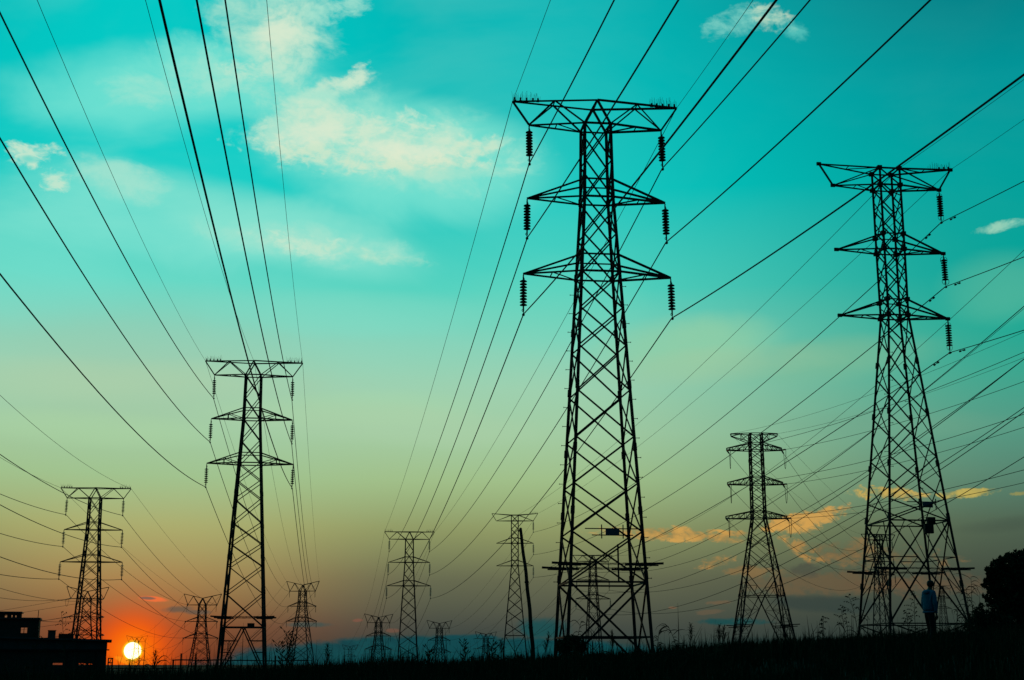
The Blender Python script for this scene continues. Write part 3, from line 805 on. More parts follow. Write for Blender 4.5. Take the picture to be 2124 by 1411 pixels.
def span(a, b, k, sag, r, k2=None, n=36, pa=None, pb=None, label=None, ends=''):
    P, Q = pa or ATT[a][k], pb or ATT[b][k2 or k]
    pts = [lerp(P, Q, u) - Vector((0, 0, 4 * sag * u * (1 - u))) for u in np.linspace(0, 1, n)]
    o = wire(pts, r, label or wire_label(a, k, 'running to the ' + NICK[b]), 'lines from the %s to the %s' % (NICK[a], NICK[b]))
    if 'a' in ends: damper(o, pts, 3.2)
    return o
def off(a, k, slope, r, L, head=HEAD, kk=.0008, P=None, tail='leaving the picture overhead', grp='lines leaving overhead', damp=False):
    P = P or ATT[a][k]; h = head.normalized()
    pts = [P + h * s + Vector((0, 0, slope * s + kk * s * s / 2)) for s in np.linspace(0, 1, 44) ** 1.15 * L]
    o = wire(pts, r, wire_label(a, k, tail), grp)
    if damp: damper(o, pts, 2.6)
    return o
KEYS = ['EL', '1L', '2L', '3L', 'ER', '1R', '2R', '3R']
R_A, R_E = .047, .019
# line over the tallest pylon
for k, s in zip(KEYS, (2.6, 4.7, 5.1, 4.8, 2.6, 4.7, 5.0, 4.7)): span('A', 'M', k, s, R_E * 1.4 if k[0] == 'E' else R_A)
for k, s in zip(KEYS, (-.064, -.098, -.102, -.102, -.055, -.096, -.099, -.098)): off('A', k, s, R_E if k[0] == 'E' else R_A, 230, tail='leaving overhead to the right', grp='lines over the tallest pylon')
# line over the mid left pylon
for k, s in zip(KEYS, (-.066, -.084, -.079, -.078, -.052, -.066, -.076, -.080)): off('L', k, s, R_E if k[0] == 'E' else R_A, 320, tail='leaving over the left edge', grp='lines over the mid left pylon')
# line over the far left pylon
for k, s in zip(KEYS, (-.047, -.065, -.061, -.062, -.065, -.070, -.069, -.070)): off('L2', k, s, R_E * 1.4 if k[0] == 'E' else R_A * 1.1, 330, tail='leaving at the left', grp='lines over the far left pylon')
# line over the right pylon
for k, s in (('ER', -.054), ('1R', -.101), ('2R', -.105), ('3R', -.09)): off('B', k, s, R_E if k[0] == 'E' else R_A * .85, 240, tail='leaving at the right', grp='lines over the right pylon', damp=k[0] != 'E')
for k, s in (('ER', 3.2), ('1R', 5.3), ('2R', 5.2), ('3R', 4.6)): span('B', 'T2', k, s, R_E * 1.3 if k[0] == 'E' else R_A, ends='' if k[0] == 'E' else 'a')
# line over the pylon between the tallest pylon's legs
for k, s in zip(KEYS, (-.088, -.088, -.088, -.088, -.074, -.082, -.082, -.082)): off('N', k, s, .03 if k[0] == 'E' else .052, 420, tail='climbing out at the right', grp='lines from the pylon between the legs')
# earth wires clamped to the top of the bodies
off('L', 'C', -.0742, R_E, 320, tail='leaving over the left edge', grp='lines over the mid left pylon'); span('L', 'V625', 'C', 7.1, R_E * 1.3)
off('B', 'C', -.0726, R_E, 240, tail='leaving at the right', grp='lines over the right pylon'); span('B', 'T2', 'C', 3.2, R_E * 1.4)

# strain strings, jumper loops and wires of the V topped pylons
def strain(root, P, d, L=2.6, r=.17, seg=True):
    """thick insulator string pulled out along the wire; returns where the wire begins"""
    d = d.normalized(); inv = root.matrix_basis.inverted(); b = MB()
    p0, p1 = inv @ (P + d * .3), inv @ (P + d * L)
    b.tube([inv @ P, p0], .07, 5); b.tube([p0, p1], .07, 6)
    n = 8
    for k in range(n):
        q = lerp(p0, p1, (k + .4) / n); b.lathe(q, p1 - p0, [(-.09, .07), (-.05, r), (.05, r), (.1, .07)], 8)
    b.tube([p1, p1 + (p1 - p0).normalized() * .4], .07, 5)
    b.obj('strain_insulator', PORC, root)
    return P + d * (L + .35)
def jumper(root, a, b, drop, r=.045):
    inv = root.matrix_basis.inverted(); m = MB()
    m.tube([inv @ (lerp(a, b, u) - Vector((0, 0, drop * (1 - abs(2 * u - 1) ** 2.4)))) for u in np.linspace(0, 1, 15)], r, 4)
    m.obj('jumper_cable', WIRE, root)
ROOT = {}
for o_ in list(COL.objects):
    if o_.type == 'EMPTY' and o_.name.startswith('pylon'):
        for k_, v_ in ATT.items():
            if k_ != 'D' and (o_.location.xy - (v_['tEL'] if 'tEL' in v_ else (v_['EL'] + v_['ER']) / 2).xy).length < .6: ROOT[k_] = o_
ROOT['D'] = rD
FARL = Vector((-.78, .62, -.02))
LINKS = {'V180': (None, None), 'V415': ('L2', 'V275'), 'V625': ('L', 'V455'), 'V785': ('M', 'V725'), 'V910': ('T2', 'V845'), 'V1005': ('N', None)}
SAG = {'L2': 3.0, 'L': 6.6, 'M': 5.2, 'T2': 5.6, 'N': 9.0}
for v, (src, dst) in LINKS.items():
    for k in KEYS:
        if k[0] == 'E':
            if src and k in ATT[src] and not (src == 'T2' and k == 'EL'): span(src, v, k, SAG[src] * .5, .026 if src != 'L' else .022)
            if dst: span(v, dst, k, 6, .035)
            continue
        P = ATT[v]['t' + k]
        sq = ATT[src]['t' + k] if src else P - HEAD * -60
        s_dir = ((sq - P) if src else HEAD * 1.0) + Vector((0, 0, -4 * SAG.get(src, 5)))
        if not src: s_dir = HEAD + Vector((0, 0, -.06))
        has_src = not (src == 'T2' and k[1] == 'L')
        e1 = strain(ROOT[v], P, s_dir) if has_src else None
        d_dir = (ATT[dst]['t' + k] - P + Vector((0, 0, -36))) if dst else FARL + Vector((0, 0, -.06))
        e2 = strain(ROOT[v], P, d_dir)
        if e1: jumper(ROOT[v], e1, e2, 2.3)
        if src and has_src: span(src, v, k, SAG[src], .046, pb=e1)
        elif not src: off(v, k, -.07, .055, 480, HEAD, .0006, P=e1, tail='coming in from the left edge', grp='lines into the V topped pylon above the roof')
        if dst: span(v, dst, k, 9, .05, pa=e2)
        elif v == 'V180': off(v, k, -.06, .05, 420, FARL, .0003, P=e2, tail='receding behind the building', grp='lines receding behind the building')
# the box arm strain pylon: out to the right edge and back to the pylon behind the right one
DSL = {'EL': -.109, 'ER': -.102, '1L': -.102, '1R': -.095, '2L': -.103, '2R': -.085, '3L': -.100, '3R': -.087}
for k in KEYS:
    if k[0] == 'E':
        span('D', 'P', k, 3.0, .022); off('D', k, DSL[k], .022, 300, tail='leaving at the right', grp='lines from the box arm strain pylon'); continue
    P = ATT['D']['t' + k]; Q = ATT['P'][k]
    e1 = strain(rD, P, Q - P + Vector((0, 0, -30)), 2.3, .15); e2 = strain(rD, P, HEAD + Vector((0, 0, -.09)), 2.3, .15)
    jumper(rD, e1, e2, 3.3)
    span('D', 'P', k, 6.5, .038, pa=e1)
    off('D', k, DSL[k], .036, 300, P=e2, tail='leaving at the right', grp='lines from the box arm strain pylon')

# ------------------------------------------------------------------ building at the far left
def building():
    Y = 118.0; c0 = at(222, 1340, Y); D = c0.xy.length; a0 = math.atan2(c0.x, c0.y)
    def X(x): return D * math.tan(math.atan2(ray(x, 1340).x, ray(x, 1340).y) - a0)
    def Z(y): r = ray(200, y); return D * r.z / r.xy.length
    x0, x1 = X(-190), X(222); g = float(zg(c0.x - 6, Y)) - .5
    root = thing('building', (c0.x, Y, 0), 'dark flat roofed workshop building with lit openings at the lower left corner', 'building', None, -a0)
    dep = 7.5
    def pc(name, xa, xb, za, zb, ya, yb, m):
        b = MB(); b.box(((xa + xb) / 2, (ya + yb) / 2, (za + zb) / 2), (xb - xa, yb - ya, zb - za)); return b.obj(name, m, root)
    def wall(xa, xb, za, zb, ya, yb, holes, m, name='wall'):
        b = MB(); xs = sorted(set([xa, xb] + [h[0] for h in holes] + [h[1] for h in holes])); zs = sorted(set([za, zb] + [h[2] for h in holes] + [h[3] for h in holes]))
        for a, c in zip(xs, xs[1:]):
            run = None
            for e, f in zip(zs, zs[1:]):
                mx, mz = (a + c) / 2, (e + f) / 2
                solid = not any(h[0] < mx < h[1] and h[2] < mz < h[3] for h in holes)
                if solid: run = (run[0] if run else e, f)
                if (not solid or f == zs[-1]) and run:
                    b.box(((a + c) / 2, (ya + yb) / 2, (run[0] + run[1]) / 2), (c - a, yb - ya, run[1] - run[0])); run = None
        return b.obj(name, m, root)
    zr = Z(1324)
    lows = [(X(a), X(b), Z(d), Z(c)) for a, b, c, d in ((112, 132, 1375.5, 1379.5), (166, 181, 1376, 1380.5), (184, 196, 1377, 1380), (55, 63, 1383, 1387))]
    wall(x0, x1, g, Z(1332), 0, .25, lows, WALL)
    wall(x0, x1, g, Z(1332), dep, dep + .25, [(X(-20), X(236) - .8, Z(1392), Z(1372))], WALL)
    pc('side_wall', x0, x0 + .25, g, Z(1332), .253, dep - .003, WALL)
    pc('side_wall', x1 - .25, x1, g, Z(1332), .253, dep - .003, WALL)
    b = MB()        # roof slab slopes a little down to the right, sheets as fascia below it
    zl, zr_ = Z(1317), Z(1327)
    vs = []
    for (x, zt) in ((x0 - .3, zl), (x1 + .35, zr_)):
        for y in (-.45, dep + .5):
            vs += [(x, y, zt - .14), (x, y, zt)]
    b.add(vs, [(0, 2, 3, 1), (4, 5, 7, 6), (0, 1, 5, 4), (2, 6, 7, 3), (1, 3, 7, 5), (0, 4, 6, 2)]); b.obj('roof', FASC, root)
    n = 26
    for i in range(n):
        a, c = x0 + (x1 - x0) * i / n, x0 + (x1 - x0) * (i + 1) / n; u = (i + .5) / n; zt = zl + (zr_ - zl) * (i + .75) / n - .16
        o = pc('fascia_panel', a - .015, c + .015, Z(1347) + .01, zt + .03, -.12 - (.03 if i % 2 else 0), -.02 - (.005 if i % 2 else 0), FASC)
    pc('gutter', x0, x1 + .2, Z(1349.5), Z(1347), -.22, -.01, STEEL2)
    # rooftop room with a window, upper turret with three small openings
    hx0, hx1, hz0, hz1 = X(-60), X(76), zr_ - .1, Z(1285)
    wins = [(X(37.6), X(54), Z(1315), Z(1301))]
    wall(hx0, hx1, hz0, hz1, 1.0, 1.2, wins, WALL, 'rooftop_room_wall'); wall(hx0, hx1, hz0, hz1, 4.0, 4.2, [(X(37.6) - .1, X(54) + .1, Z(1317), Z(1299))], WALL, 'rooftop_room_wall')
    pc('rooftop_room_wall', hx1 - .2, hx1, hz0, hz1, 1.203, 3.997, WALL)
    pc('rooftop_room_roof', hx0, hx1 + .1, hz1 + .003, hz1 + .13, .85, 4.35, FASC)
    b = MB(); wx0, wx1, wz0, wz1 = wins[0]; wm = wx0 + (wx1 - wx0) * .5
    for q in ((wx0, wx1, wz0, wz0 + .06), (wx0, wx1, wz1 - .06, wz1)): b.box(((q[0] + q[1]) / 2, 1.06, (q[2] + q[3]) / 2), (q[1] - q[0], .06, q[3] - q[2]))
    for xx in (wx0 + .03, wm, wx1 - .03): b.box((xx, 1.06, (wz0 + wz1) / 2), (.055, .06, wz1 - wz0 - .125))
    b.obj('window_frame', STEEL2, root)
    tz = Z(1272); holes = [(X(2.5), X(8), Z(1283), Z(1275.5)), (X(16.5), X(19.5), Z(1283), Z(1276)), (X(25), X(27.6), Z(1281), Z(1276.5))]
    wall(X(-60), X(36), hz1 + .133, tz, 1.1, 1.3, holes, WALL, 'turret_wall')
    wall(X(-60), X(36), hz1 + .133, tz, 3.0, 3.2, [(h[0] - .1, h[1] + .1, h[2] - .03, h[3] + .03) for h in holes], WALL, 'turret_wall')
    pc('turret_roof', X(-62), X(39), tz + .003, tz + .1, .9, 3.4, FASC)
    b = MB(); b.tube([(X(72), 2.0, hz1), (X(72.5), 2.0, hz1 + .75)], .03, 5); b.obj('aerial', STEEL2, root)
    b = MB(); b.tube([(X(71.5), .9, Z(1345)), (X(71.5), .9, hz1 + .1)], .05, 6); b.obj('drain_pipe', STEEL2, root)
    for xx in (X(140), X(200)):
        b = MB(); b.tube([(xx, -.1, g), (xx, -.1, Z(1348))], .05, 6); b.obj('drain_pipe', STEEL2, root)
    pc('roof_duct', X(118), X(150), zl - .45, zl + .12, 2.4, 3.0, STEEL2)
    for xa, hh in ((X(118), 1.2), (X(124), .7), (X(172), .9), (X(190), 1.3), (X(58), .8)):
        pc('added_clutter_box', xa - .2, xa + .25, g, Z(1378) - .35 + hh * .22, 2.2, 2.8, WALL)  # unseen clutter added behind the openings, meant to make them less bright
    pc('roof_vent', X(96), X(112), zl - .35, Z(1308), 1.5, 2.1, FASC); pc('roof_vent_cap', X(95), X(113), Z(1308) + .003, Z(1307), 1.4, 2.2, STEEL2)
building()

# small steel frame beside the building, fence, leaning pole
p = at(228, 1390, 112); b0 = float(zg(p.x, 112)) - .2
fr = thing('meter_frame', (p.x, 112, b0), 'small dark steel frame standing beside the right wall of the building', 'frame')
zt = at(228, 1365, 112).z - b0; zm = at(225, 1375, 112).z - b0
for s in (-1, 1):
    b = MB(); b.beam((s * .16, 0, 0), (s * .16, 0, zt), .07); b.obj('post', STEEL2, fr)
for z in (zt - .03, zm):
    b = MB(); b.beam((-.2, 0, z), (.2, 0, z), .08); b.obj('crossbar', STEEL2, fr)
b = MB(); b.beam((-.12, .04, zm), (.12, .04, zt), .04); b.obj('brace', STEEL2, fr)
def fence(Y, xs, tops, rails, label):
    p0 = at(xs[0], 1370, Y); g = float(zg(p0.x, Y)) - .4
    r = thing('post_and_rail_fence', (p0.x, Y, g), label, 'fence', 'fences beyond the grass')
    for x, t in zip(xs, tops):
        b = MB(); px = at(x, 1370, Y).x - p0.x; b.tube([(px, 0, 0), (px + random.uniform(-.03, .03), 0, at(x, t, Y).z - g)], .06, 6); b.obj('fence_post', WOOD, r)
    for xa, xb, y, t in rails:
        a, c = at(xa, y, Y), at(xb, y, Y); b = MB(); n = 8
        b.tube([(lerp(a, c, u).x - p0.x, -.13, lerp(a, c, u).z - g + .02 * math.sin(9 * u)) for u in np.linspace(0, 1, n)], t, 5); b.obj('fence_rail', WOOD, r)
fence(100, (359.5, 375.6, 406.5, 478, 571), (1369, 1355.5, 1356, 1362, 1360), ((358, 474, 1369.5, .045), (474, 640, 1370.5, .04)), 'post and rail fence below the V topped pylon right of the sun')
fence(150, (228, 262, 300, 345, 372), (1382, 1384, 1385, 1384, 1385), ((226, 374, 1386.8, .05), (226, 374, 1392, .04)), 'low far fence line right under the setting sun')
pb_ = at(1106, 1362, 58); pt = at(1079, 1097, 58)
lp = thing('leaning_pole', (pb_.x, 58, float(zg(pb_.x, 58)) - .3), 'old wooden pole leaning left in front of the distant pylon', 'pole')
o_ = Vector(lp.location); b = MB()
ps = [lerp(pb_, pt, u) + Vector((.05 * math.sin(u * 3.1) + .012 * math.sin(u * 21), 0, 0)) - o_ for u in np.linspace(-.06, 1, 16)]
b.tube(ps, [.085 - .025 * u for u in np.linspace(0, 1, 16)], 8); b.obj('pole_shaft', WOOD, lp)
b = MB(); q = ps[-1]; b.tube([q + Vector((-.02, 0, -.12)), q + Vector((.01, 0, .04))], [.07, .05], 7); b.obj('pole_cap', STEEL2, lp)
for f in (4, 9):
    b = MB(); b.tube([ps[f] + Vector((0, 0, -.03)), ps[f] + Vector((0, 0, .04))], .09, 8); b.obj('steel_band', STEEL2, lp)

# ------------------------------------------------------------------ plants
def leaf_quads(centers, size, rng, flat=.5):
    n = len(centers); d1 = rng.normal(size=(n, 3)); d1 /= np.linalg.norm(d1, axis=1)[:, None]
    d2 = np.cross(d1, rng.normal(size=(n, 3))); d2 /= np.linalg.norm(d2, axis=1)[:, None]
    s = size * rng.uniform(.6, 1.3, (n, 1)); a = d1 * s; c = d2 * s * flat
    V = np.stack([centers - a, centers + c, centers + a, centers - c], 1).reshape(-1, 3)
    return V, np.arange(4 * n).reshape(-1, 4)
def np_obj(name, V, F, m, parent=None):
    me = bpy.data.meshes.new(name); me.vertices.add(len(V)); me.vertices.foreach_set('co', np.asarray(V, np.float32).ravel())
    k = F.shape[1]; me.loops.add(F.size); me.loops.foreach_set('vertex_index', F.ravel().astype(np.int32))
    me.polygons.add(len(F)); me.polygons.foreach_set('loop_start', np.arange(0, F.size, k, dtype=np.int32)); me.polygons.foreach_set('loop_total', np.full(len(F), k, np.int32))
    me.update(calc_edges=True); me.validate(); me.materials.append(m)
    o = bpy.data.objects.new(name, me); COL.objects.link(o)
    if parent: o.parent = parent
    return o
def crown(lobes, per, size, rng):
    C = []
    for c, r in lobes:
        r = np.array(r if hasattr(r, '__len__') else (r, r, r))
        n = int(per * r.mean() ** 2); d = rng.normal(size=(n, 3)); d /= np.linalg.norm(d, axis=1)[:, None]
        rr = rng.uniform(.25, 1, (n, 1)) ** .4 * (1 + .10 * np.sin(d[:, :1] * 9 + 2) * np.sin(d[:, 2:3] * 11))
        C.append(np.array(c) + d * rr * r)
    return leaf_quads(np.concatenate(C), size, rng)
# big rounded tree at the right edge
TY = 50.0
def tl(x, y, r, dy=0.0): p = at(x, y, TY + dy); return ((p.x, p.y, p.z), r * TY / F_PX)
tp = at(2140, 1330, TY); tz0 = float(zg(tp.x, TY)) - .2
tree = thing('tree', (tp.x, TY, tz0), 'dense rounded dark tree at the right edge of the picture', 'tree')
lob = [tl(*q) for q in ((2098, 1176, 24), (2072, 1190, 18), (2058, 1200, 11), (2052, 1184, 9), (2066, 1175, 13), (2078, 1164, 10), (2092, 1155, 8), (2112, 1160, 18, .3), (2138, 1158, 22), (2170, 1172, 30),
       (2062, 1222, 16), (2082, 1215, 26), (2110, 1205, 34), (2150, 1210, 44), (2190, 1225, 40), (2047, 1206, 7), (2042, 1214, 6), (2051, 1196, 5), (2043, 1236, 6), (2051, 1243, 8), (2064, 1250, 10), (2080, 1250, 20), (2110, 1250, 36), (2150, 1262, 46), (2190, 1270, 44),
       (2105, 1285, 28, .4), (2078, 1278, 14, .6), (2150, 1300, 40, .4), (2120, 1180, 30, 1.0), (2130, 1230, 46, .9), (2170, 1250, 50, .8))]
inv = np.array(tree.location)
lob = [(np.array(c) - inv, r) for c, r in lob]
V_, F_ = crown(lob, 3600, .08, RNG); np_obj('crown', V_, F_, LEAF, tree)
b = MB(); tr = [Vector((0, 0, 0)), Vector((.03, .05, .9)), Vector((-.06, .05, 1.8)), Vector((0, 0, 2.9))]; b.tube(tr, [.24, .19, .15, .09], 9)
for t_ in ((-1.0, .1, 2.2), (.9, -.2, 2.3), (-.6, .5, 2.9), (.5, .4, 3.1), (-1.4, 0, 1.6)): b.tube([tr[1], lerp(tr[1], Vector(t_), .5) + Vector((0, 0, .15)), Vector(t_)], [.11, .07, .03], 6)
b.obj('trunk', BARK, tree)
def bush(name, lobes_px, Y, label, leaf=.05, per=6500, cat='bush'):
    c0 = at(lobes_px[0][0], lobes_px[0][1], Y); g = float(zg(c0.x, Y)) - .1
    r = thing(name, (c0.x, Y, g), label, cat); o = np.array(r.location)
    L = []
    for q in lobes_px:
        p = at(q[0], q[1], Y + (q[3] if len(q) > 3 else 0)); L.append((np.array(p) - o, q[2] * Y / F_PX))
    V_, F_ = crown(L, per, leaf, RNG); np_obj('foliage', V_, F_, LEAF, r)
    b = MB()
    for c, rr in L: b.tube([(c[0] * .5, c[1] * .5, 0), (c[0] * .8, c[1] * .8, max(.1, c[2] * .6)), tuple(c)], [.035, .025, .012], 5)
    b.obj('branch_cluster', BARK, r)
bush('bush', [(2046, 1282, 18), (2030, 1270, 12), (2022, 1284, 14), (2062, 1262, 9), (2036, 1256, 6), (2058, 1290, 22), (2080, 1296, 20), (2016, 1300, 16), (2045, 1304, 24), (2050, 1254, 5), (2090, 1290, 16, .5)], 47, 'leafy bush under the left side of the rounded tree')
bush('bush', [(1184, 1334, 18), (1166, 1340, 14), (1200, 1338, 15), (1178, 1327, 9), (1194, 1328, 9), (1210, 1345, 9), (1184, 1350, 26)], 56, 'low rounded bush at the left foot of the tallest pylon', .045, 9000)

def weed(px, top, Y, style, label, lean=0.0, seed=0):
    """a tall stem that stands out of the grass, built where it grows"""
    r = random.Random(seed * 13 + 5); t = at(px, top, Y); g = float(zg(t.x, Y)) - .05; H = t.z - g
    root = thing('tall_weed', (t.x - lean * H, Y, g), label, 'weed', 'tall weeds standing out of the grass')
    st = [Vector((lean * H * u ** 1.7 + .01 * math.sin(7 * u + seed), .02 * math.sin(5 * u), H * u)) for u in np.linspace(0, 1, 9)]
    b = MB(); b.tube(st, [.011 - .007 * u for u in np.linspace(0, 1, 9)], 5); b.obj('stem', WEED, root)
    b = MB()
    for k in range(4):
        u = r.uniform(.1, .55); p = lerp(st[int(u * 8)], st[int(u * 8) + 1], (u * 8) % 1); a = r.uniform(0, 6.28); L = r.uniform(.3, .5) * min(1, H)
        pts = [p + Vector((math.cos(a) * L * v, math.sin(a) * L * v * .6, L * (1.1 * v - 1.2 * v * v))) for v in np.linspace(0, 1, 6)]
        b.tube(pts, [.010, .012, .010, .008, .005, .002], 3)
    b.obj('leaf_blades', WEED, root)
    b = MB()
    if style == 'panicle':
        for k in range(13):
            u = .52 + .48 * k / 12; i = min(7, int(u * 8)); p = lerp(st[i], st[i + 1], u * 8 - i); s = r.choice((-1, 1)) * r.uniform(.25, 1.05); L = H * .24 * (1.25 - u) * 1.6 * r.uniform(.45, 1.25); dr_ = r.uniform(.25, .95)
            pts = [p + Vector((s * L * v, r.uniform(-.2, .2) * L * v, L * (.85 * v - dr_ * v * v))) for v in np.linspace(0, 1, 6)]
            b.tube(pts, .004, 3)
            for v in range(2, 6):
                q = pts[v] + Vector((r.uniform(-.015, .015), 0, -.012)); b.lathe(q, (s * .6, r.uniform(-.3, .3), -.5), [(-.022, .004), (-.005, .011), (.02, .004)], 4)
        b.obj('seed_head', WEED, root)
    elif style == 'plume':
        for k in range(34):
            u = .62 + .38 * k / 33; i = min(7, int(u * 8)); p = lerp(st[i], st[i + 1], u * 8 - i); a = r.uniform(0, 6.28); L = .11 * (1.3 - u) * 2
            b.tube([p, p + Vector((math.cos(a) * L * .4, math.sin(a) * L * .4, L)), p + Vector((math.cos(a) * L * .9, math.sin(a) * L * .9, L * .9))], [.005, .005, .002], 3)
        b.obj('seed_head', WEED, root)
    elif style == 'palm':
        for k in range(20):
            u = .3 + .7 * (k + r.random() * .9) / 20; i = min(7, int(u * 8)); p = lerp(st[i], st[i + 1], u * 8 - i); s = r.choice((-1, 1)) * r.uniform(.35, 1.05); L = H * .27 * r.uniform(.35, 1.25)
            up_ = r.uniform(.2, 1.7); dn_ = up_ * r.uniform(.6, 1.0) + r.uniform(-.1, .6)
            pts = [p + Vector((s * L * v * r.uniform(.95, 1.05), r.uniform(-.1, .1) * L, L * (up_ * v - dn_ * v * v))) for v in np.linspace(0, 1, 7)]
            b.tube(pts, [.004, .009, .010, .009, .007, .004, .002], 3)
        b.obj('drooping_leaves', WEED, root)
    else:
        for k in range(30):
            u = .4 + .6 * k / 29; i = min(7, int(u * 8)); p = lerp(st[i], st[i + 1], u * 8 - i); a = r.uniform(0, 6.28); L = .05 + .10 * r.random()
            q = p + Vector((math.cos(a) * L, math.sin(a) * L, L * .8)); b.tube([p, q], .006, 3)
            b.lathe(q, (math.cos(a), math.sin(a), 1), [(-.045, .004), (-.01, .017), (.045, .004)], 4)
        b.obj('leaf_cluster', WEED, root)
for i, w_ in enumerate((
    (2013, 1196, 38, 'palm', 'tall weed with drooping leaves right of the walking person', .0),
    (2002, 1218, 36, 'palm', 'second drooping weed close behind the person, nearest the right pylon foot', -.06),
    (1986, 1262, 31, 'palm', 'shorter drooping weed just right of the person', .1),
    (1760, 1236, 37, 'panicle', 'tallest seed grass left of the right pylon, bent over to the left', -.17),
    (1745, 1262, 36, 'panicle', 'slender seed grass left of the right pylon between two taller stems', -.05),
    (1708, 1280, 35, 'panicle', 'upright open seed grass between the strain pylon and the right pylon', .02),
    (1896, 1228, 38, 'panicle', 'thin seed grass left of the walking person', .02),
    (1878, 1268, 34, 'panicle', 'low seed grass under the right pylon left of the person', -.08),
    (1432, 1297, 33, 'plume', 'upright plume grass right of the tallest pylon foot', .01),
    (1386, 1299, 31, 'palm', 'arching grass clump beside the right foot of the tallest pylon', -.25),
    (1368, 1308, 29, 'palm', 'low arching grass against the right foot of the tallest pylon', .12),
    (1493, 1300, 31, 'plume', 'plume grass left of the strain pylon feet', .04),
    (1501, 1302, 33, 'plume', 'plume grass nearest the left foot of the strain pylon', -.02),
    (127, 1272, 40, 'panicle', 'tall seed weed in front of the building roof', -.12),
    (82, 1300, 38, 'panicle', 'thin weed in front of the rooftop room corner', .06),
    (595, 1312, 36, 'leafy', 'leafy dark weed left of the V topped pylon beside the mid left one', -.02),
    (611, 1326, 34, 'leafy', 'leafy weed under the V topped pylon beside the mid left one', .12),
    (578, 1336, 33, 'leafy', 'short leafy weed right of the mid left pylon foot', -.15),
    (680, 1340, 30, 'plume', 'spiky plume grass among reeds left of the central pylons', .0),
    (322, 1354, 30, 'plume', 'plume grass right of the setting sun', -.03),
    (326, 1372, 27, 'palm', 'bent grass stem below and right of the setting sun', .2),
    (1270, 1312, 32, 'plume', 'plume grass between the legs of the tallest pylon', .02),
    (1206, 1288, 34, 'palm', 'drooping grass left inside the tallest pylon legs', .18),
    (962, 1332, 36, 'leafy', 'leafy weed left of the lowest V topped pylon', -.05),
    (1022, 1338, 34, 'leafy', 'leafy weed right of the lowest V topped pylon', .05),
    (1040, 1330, 32, 'plume', 'plume grass left of the leaning pole', .0),
    (1138, 1316, 30, 'plume', 'plume grass between the leaning pole and the low rounded bush', .1),
    (890, 1349, 33, 'leafy', 'leafy weed under the V topped pylon right of the centre', .02),
)): weed(*w_[:4], w_[4], w_[5], i)

# grass: uncountable blades on the slope
def grass():
    n = 120000; rng = np.random.default_rng(3)
    y = 13 + 47 * rng.random(n) ** .8; x = (rng.random(n) * 2 - 1) * (.385 * y + 1.5)
    cl = .5 + .5 * np.sin(x * 1.9 + 2.1 * np.sin(y * .6)) * np.sin(y * .8 + 1.7 * np.sin(x * .5)); big = .5 + .5 * np.sin(x * .7 + 1.3) * np.cos(y * .23)
    h = (.20 + .26 * cl + .16 * big) * rng.uniform(.45, 1.25, n)
    tall = rng.random(n) < .025; h = np.where(tall, h * rng.uniform(1.4, 2.4, n), h)
    h *= np.where(x < -2, 1.15, 1.0)
    z = zg(x, y) - .03; a = rng.uniform(0, 2 * np.pi, n); le = rng.normal(0, .28, n) * h; w = .006 + .009 * rng.random(n)
    w = w * (y / 30.0) ** .5
    bx, by = np.cos(a) * w, np.sin(a) * w; lx, ly = np.cos(a * 1.7 + 1) * le, np.sin(a * 1.7 + 1) * le
    P = np.stack([x, y, z], -1)
    def pt(f, wf, dr): return P + np.stack([lx * f * f + bx * wf, ly * f * f + by * wf, h * f - dr * np.abs(le) * f * f], -1)
    V = np.stack([pt(0, -1, 0), pt(0, 1, 0), pt(.5, .8, .3), pt(.5, -.8, .3), pt(1, .12, .6), pt(1, -.12, .6)], 1).reshape(-1, 3)
    i = (np.arange(n) * 6)[:, None]; Fq = np.concatenate([i + np.array([[0, 1, 2, 3]]), i + np.array([[3, 2, 4, 5]])])
    o = np_obj('grass', V, Fq, GRASS); tag(o, 'tall dark grass covering the whole slope in the foreground', 'grass', None, 'stuff')
grass()

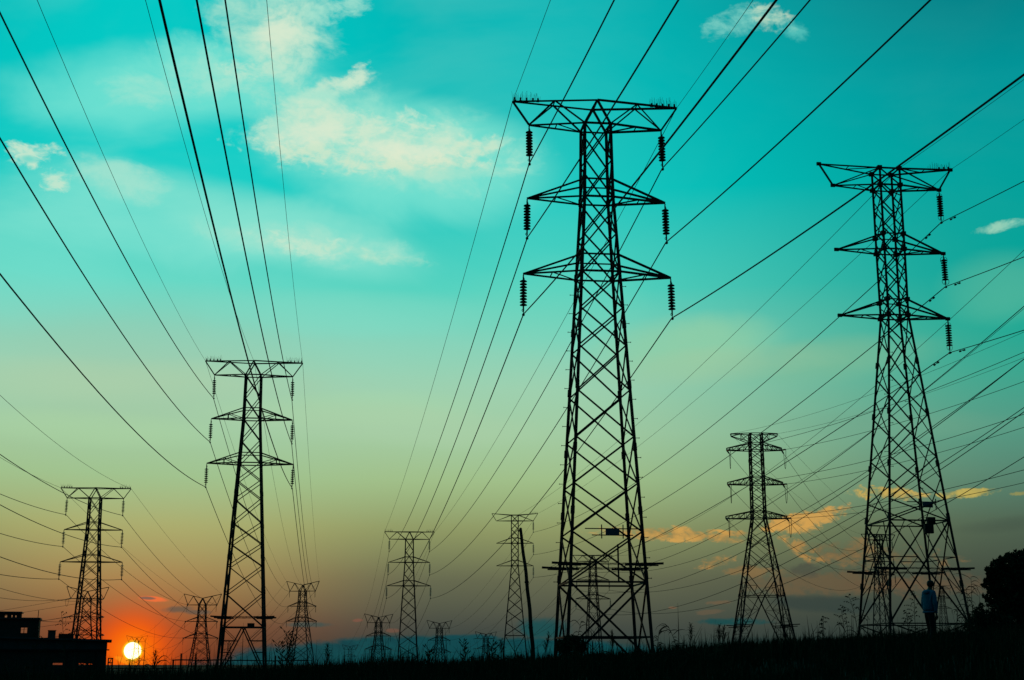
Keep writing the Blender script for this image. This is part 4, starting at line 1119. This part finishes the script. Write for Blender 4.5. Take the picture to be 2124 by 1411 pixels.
# ------------------------------------------------------------------ the person
def person():
    PY = 37.0; p = at(1932, 1353, PY); g = float(zg(p.x, PY)) - .02
    root = thing('person', (p.x, PY, g), 'person in a blue jacket and dark trousers walking away in front of the right pylon', 'person', None, rad(-52))
    H = (at(1937, 1203, PY).z - g); k = H / 1.74
    def skin(name, pts, edges, m, sub=2, rootv=0):
        me = bpy.data.meshes.new(name); me.from_pydata([Vector((q[0] * .84, q[1], q[2])) * k for q in pts], edges, [])
        o = link(name, me, root, m); sk = o.modifiers.new('skin', 'SKIN'); sk.use_smooth_shade = True; sk.use_x_symmetry = False
        for v, q in zip(me.skin_vertices[0].data, pts): v.radius = (q[3] * k * .88, (q[4] if len(q) > 4 else q[3]) * k * .88)
        me.skin_vertices[0].data[rootv].use_root = True
        s = o.modifiers.new('sub', 'SUBSURF'); s.levels = s.render_levels = sub
        return o
    # trousers: left foot ahead (y+ is away from the camera), weight on the right
    tr = [(0, 0, .93, .135, .115), (-.095, .03, .86, .098), (-.125, .14, .48, .07), (-.135, .12, .10, .056), (.095, -.02, .86, .10), (.145, -.05, .47, .073), (.175, -.22, .11, .056), (0, 0, 1.0, .15, .115)]
    skin('trousers', tr, [(0, 1), (1, 2), (2, 3), (0, 4), (4, 5), (5, 6), (0, 7)], TROU)
    for x, y, dz in ((-.138, .15, 0), (.18, -.2, .03)):
        skin('shoe', [(x, y - .08, .05 + dz, .045), (x, y + .05, .05 + dz, .05), (x - .01, y + .16, .035 + dz, .036)], [(0, 1), (1, 2)], SHOE)
    # body: torso core, neck, head and hands as one surface
    bd = [(0, .01, .95, .11), (.0, .03, 1.2, .125, .10), (.0, .05, 1.42, .10, .08), (.02, .075, 1.515, .052), (.035, .105, 1.59, .075, .085), (.04, .11, 1.66, .08, .092), (.04, .11, 1.705, .05, .06),
          (-.17, .05, 1.41, .05), (-.235, .06, 1.15, .038), (-.225, .13, .90, .03), (-.222, .155, .83, .034, .018), (.18, .04, 1.40, .05), (.245, .0, 1.14, .038), (.225, .05, .88, .03), (.222, .07, .81, .034, .018)]
    skin('body', bd, [(0, 1), (1, 2), (2, 3), (3, 4), (4, 5), (5, 6), (2, 7), (7, 8), (8, 9), (9, 10), (2, 11), (11, 12), (12, 13), (13, 14)], SKIN)
    for s, hx, hy, hz in ((-1, -.222, .165, .80), (1, .222, .08, .78)):
        for j, (dx, L) in enumerate(((-.026, .07), (-.009, .08), (.009, .075), (.024, .06))):
            skin('finger', [(hx + s * .004, hy + dx, hz + .03, .010), (hx, hy + dx * 1.1, hz - L * .5, .009), (hx - s * .018, hy + dx * 1.1, hz - L, .007)], [(0, 1), (1, 2)], SKIN, 1)
        skin('thumb', [(hx, hy + .03, hz + .05, .012), (hx - s * .012, hy + .052, hz + .01, .010), (hx - s * .02, hy + .055, hz - .025, .008)], [(0, 1), (1, 2)], SKIN, 1)
    # jacket: loose, with a bunched hood, sleeves and a hem band
    jk = [(0, .0, .93, .182, .135), (0, .0, 1.0, .178, .14), (0, .01, 1.2, .192, .145), (.0, .035, 1.38, .165, .125), (.01, .06, 1.475, .10, .088), (-.165, .05, 1.405, .088), (-.238, .05, 1.15, .068), (-.228, .115, .92, .052), (.175, .04, 1.40, .09), (.25, -.005, 1.14, .072), (.232, .04, .90, .054)]
    skin('jacket', jk, [(0, 1), (1, 2), (2, 3), (3, 4), (3, 5), (5, 6), (6, 7), (3, 8), (8, 9), (9, 10)], JACK, 2, 2)
    skin('hood', [(-.10, -.03, 1.45, .05), (-.045, -.075, 1.42, .062), (.03, -.085, 1.41, .066), (.10, -.04, 1.45, .052)], [(0, 1), (1, 2), (2, 3)], JACK)
    for x, y, z, r in ((-.225, .135, .91, .05), (.23, .05, .89, .052)):
        skin('cuff', [(x, y, z + .03, r), (x, y, z - .015, r * .96)], [(0, 1)], JACK, 1)
    b = MB(); b.lathe(Vector((0, 0, .885)) * k, (0, 0, 1), [(0, .165 * k), (.02 * k, .175 * k), (.05 * k, .17 * k)], 20); o = b.obj('hem_band', JACK, root, True); o.scale = (1, .8, 1)
    # hair and ears
    skin('hair', [(.032, .07, 1.54, .075, .075), (.038, .085, 1.63, .118, .12), (.044, .10, 1.69, .108, .112), (.044, .105, 1.735, .06, .065)], [(0, 1), (1, 2), (2, 3)], HAIR)
    for s in (-1, 1): skin('ear', [(.037 + s * .082, .115, 1.615, .016, .022), (.037 + s * .09, .11, 1.645, .014, .02)], [(0, 1)], SKIN, 1)
    skin('nose', [(.042, .195, 1.64, .012), (.043, .225, 1.61, .014)], [(0, 1)], SKIN, 1)
person()
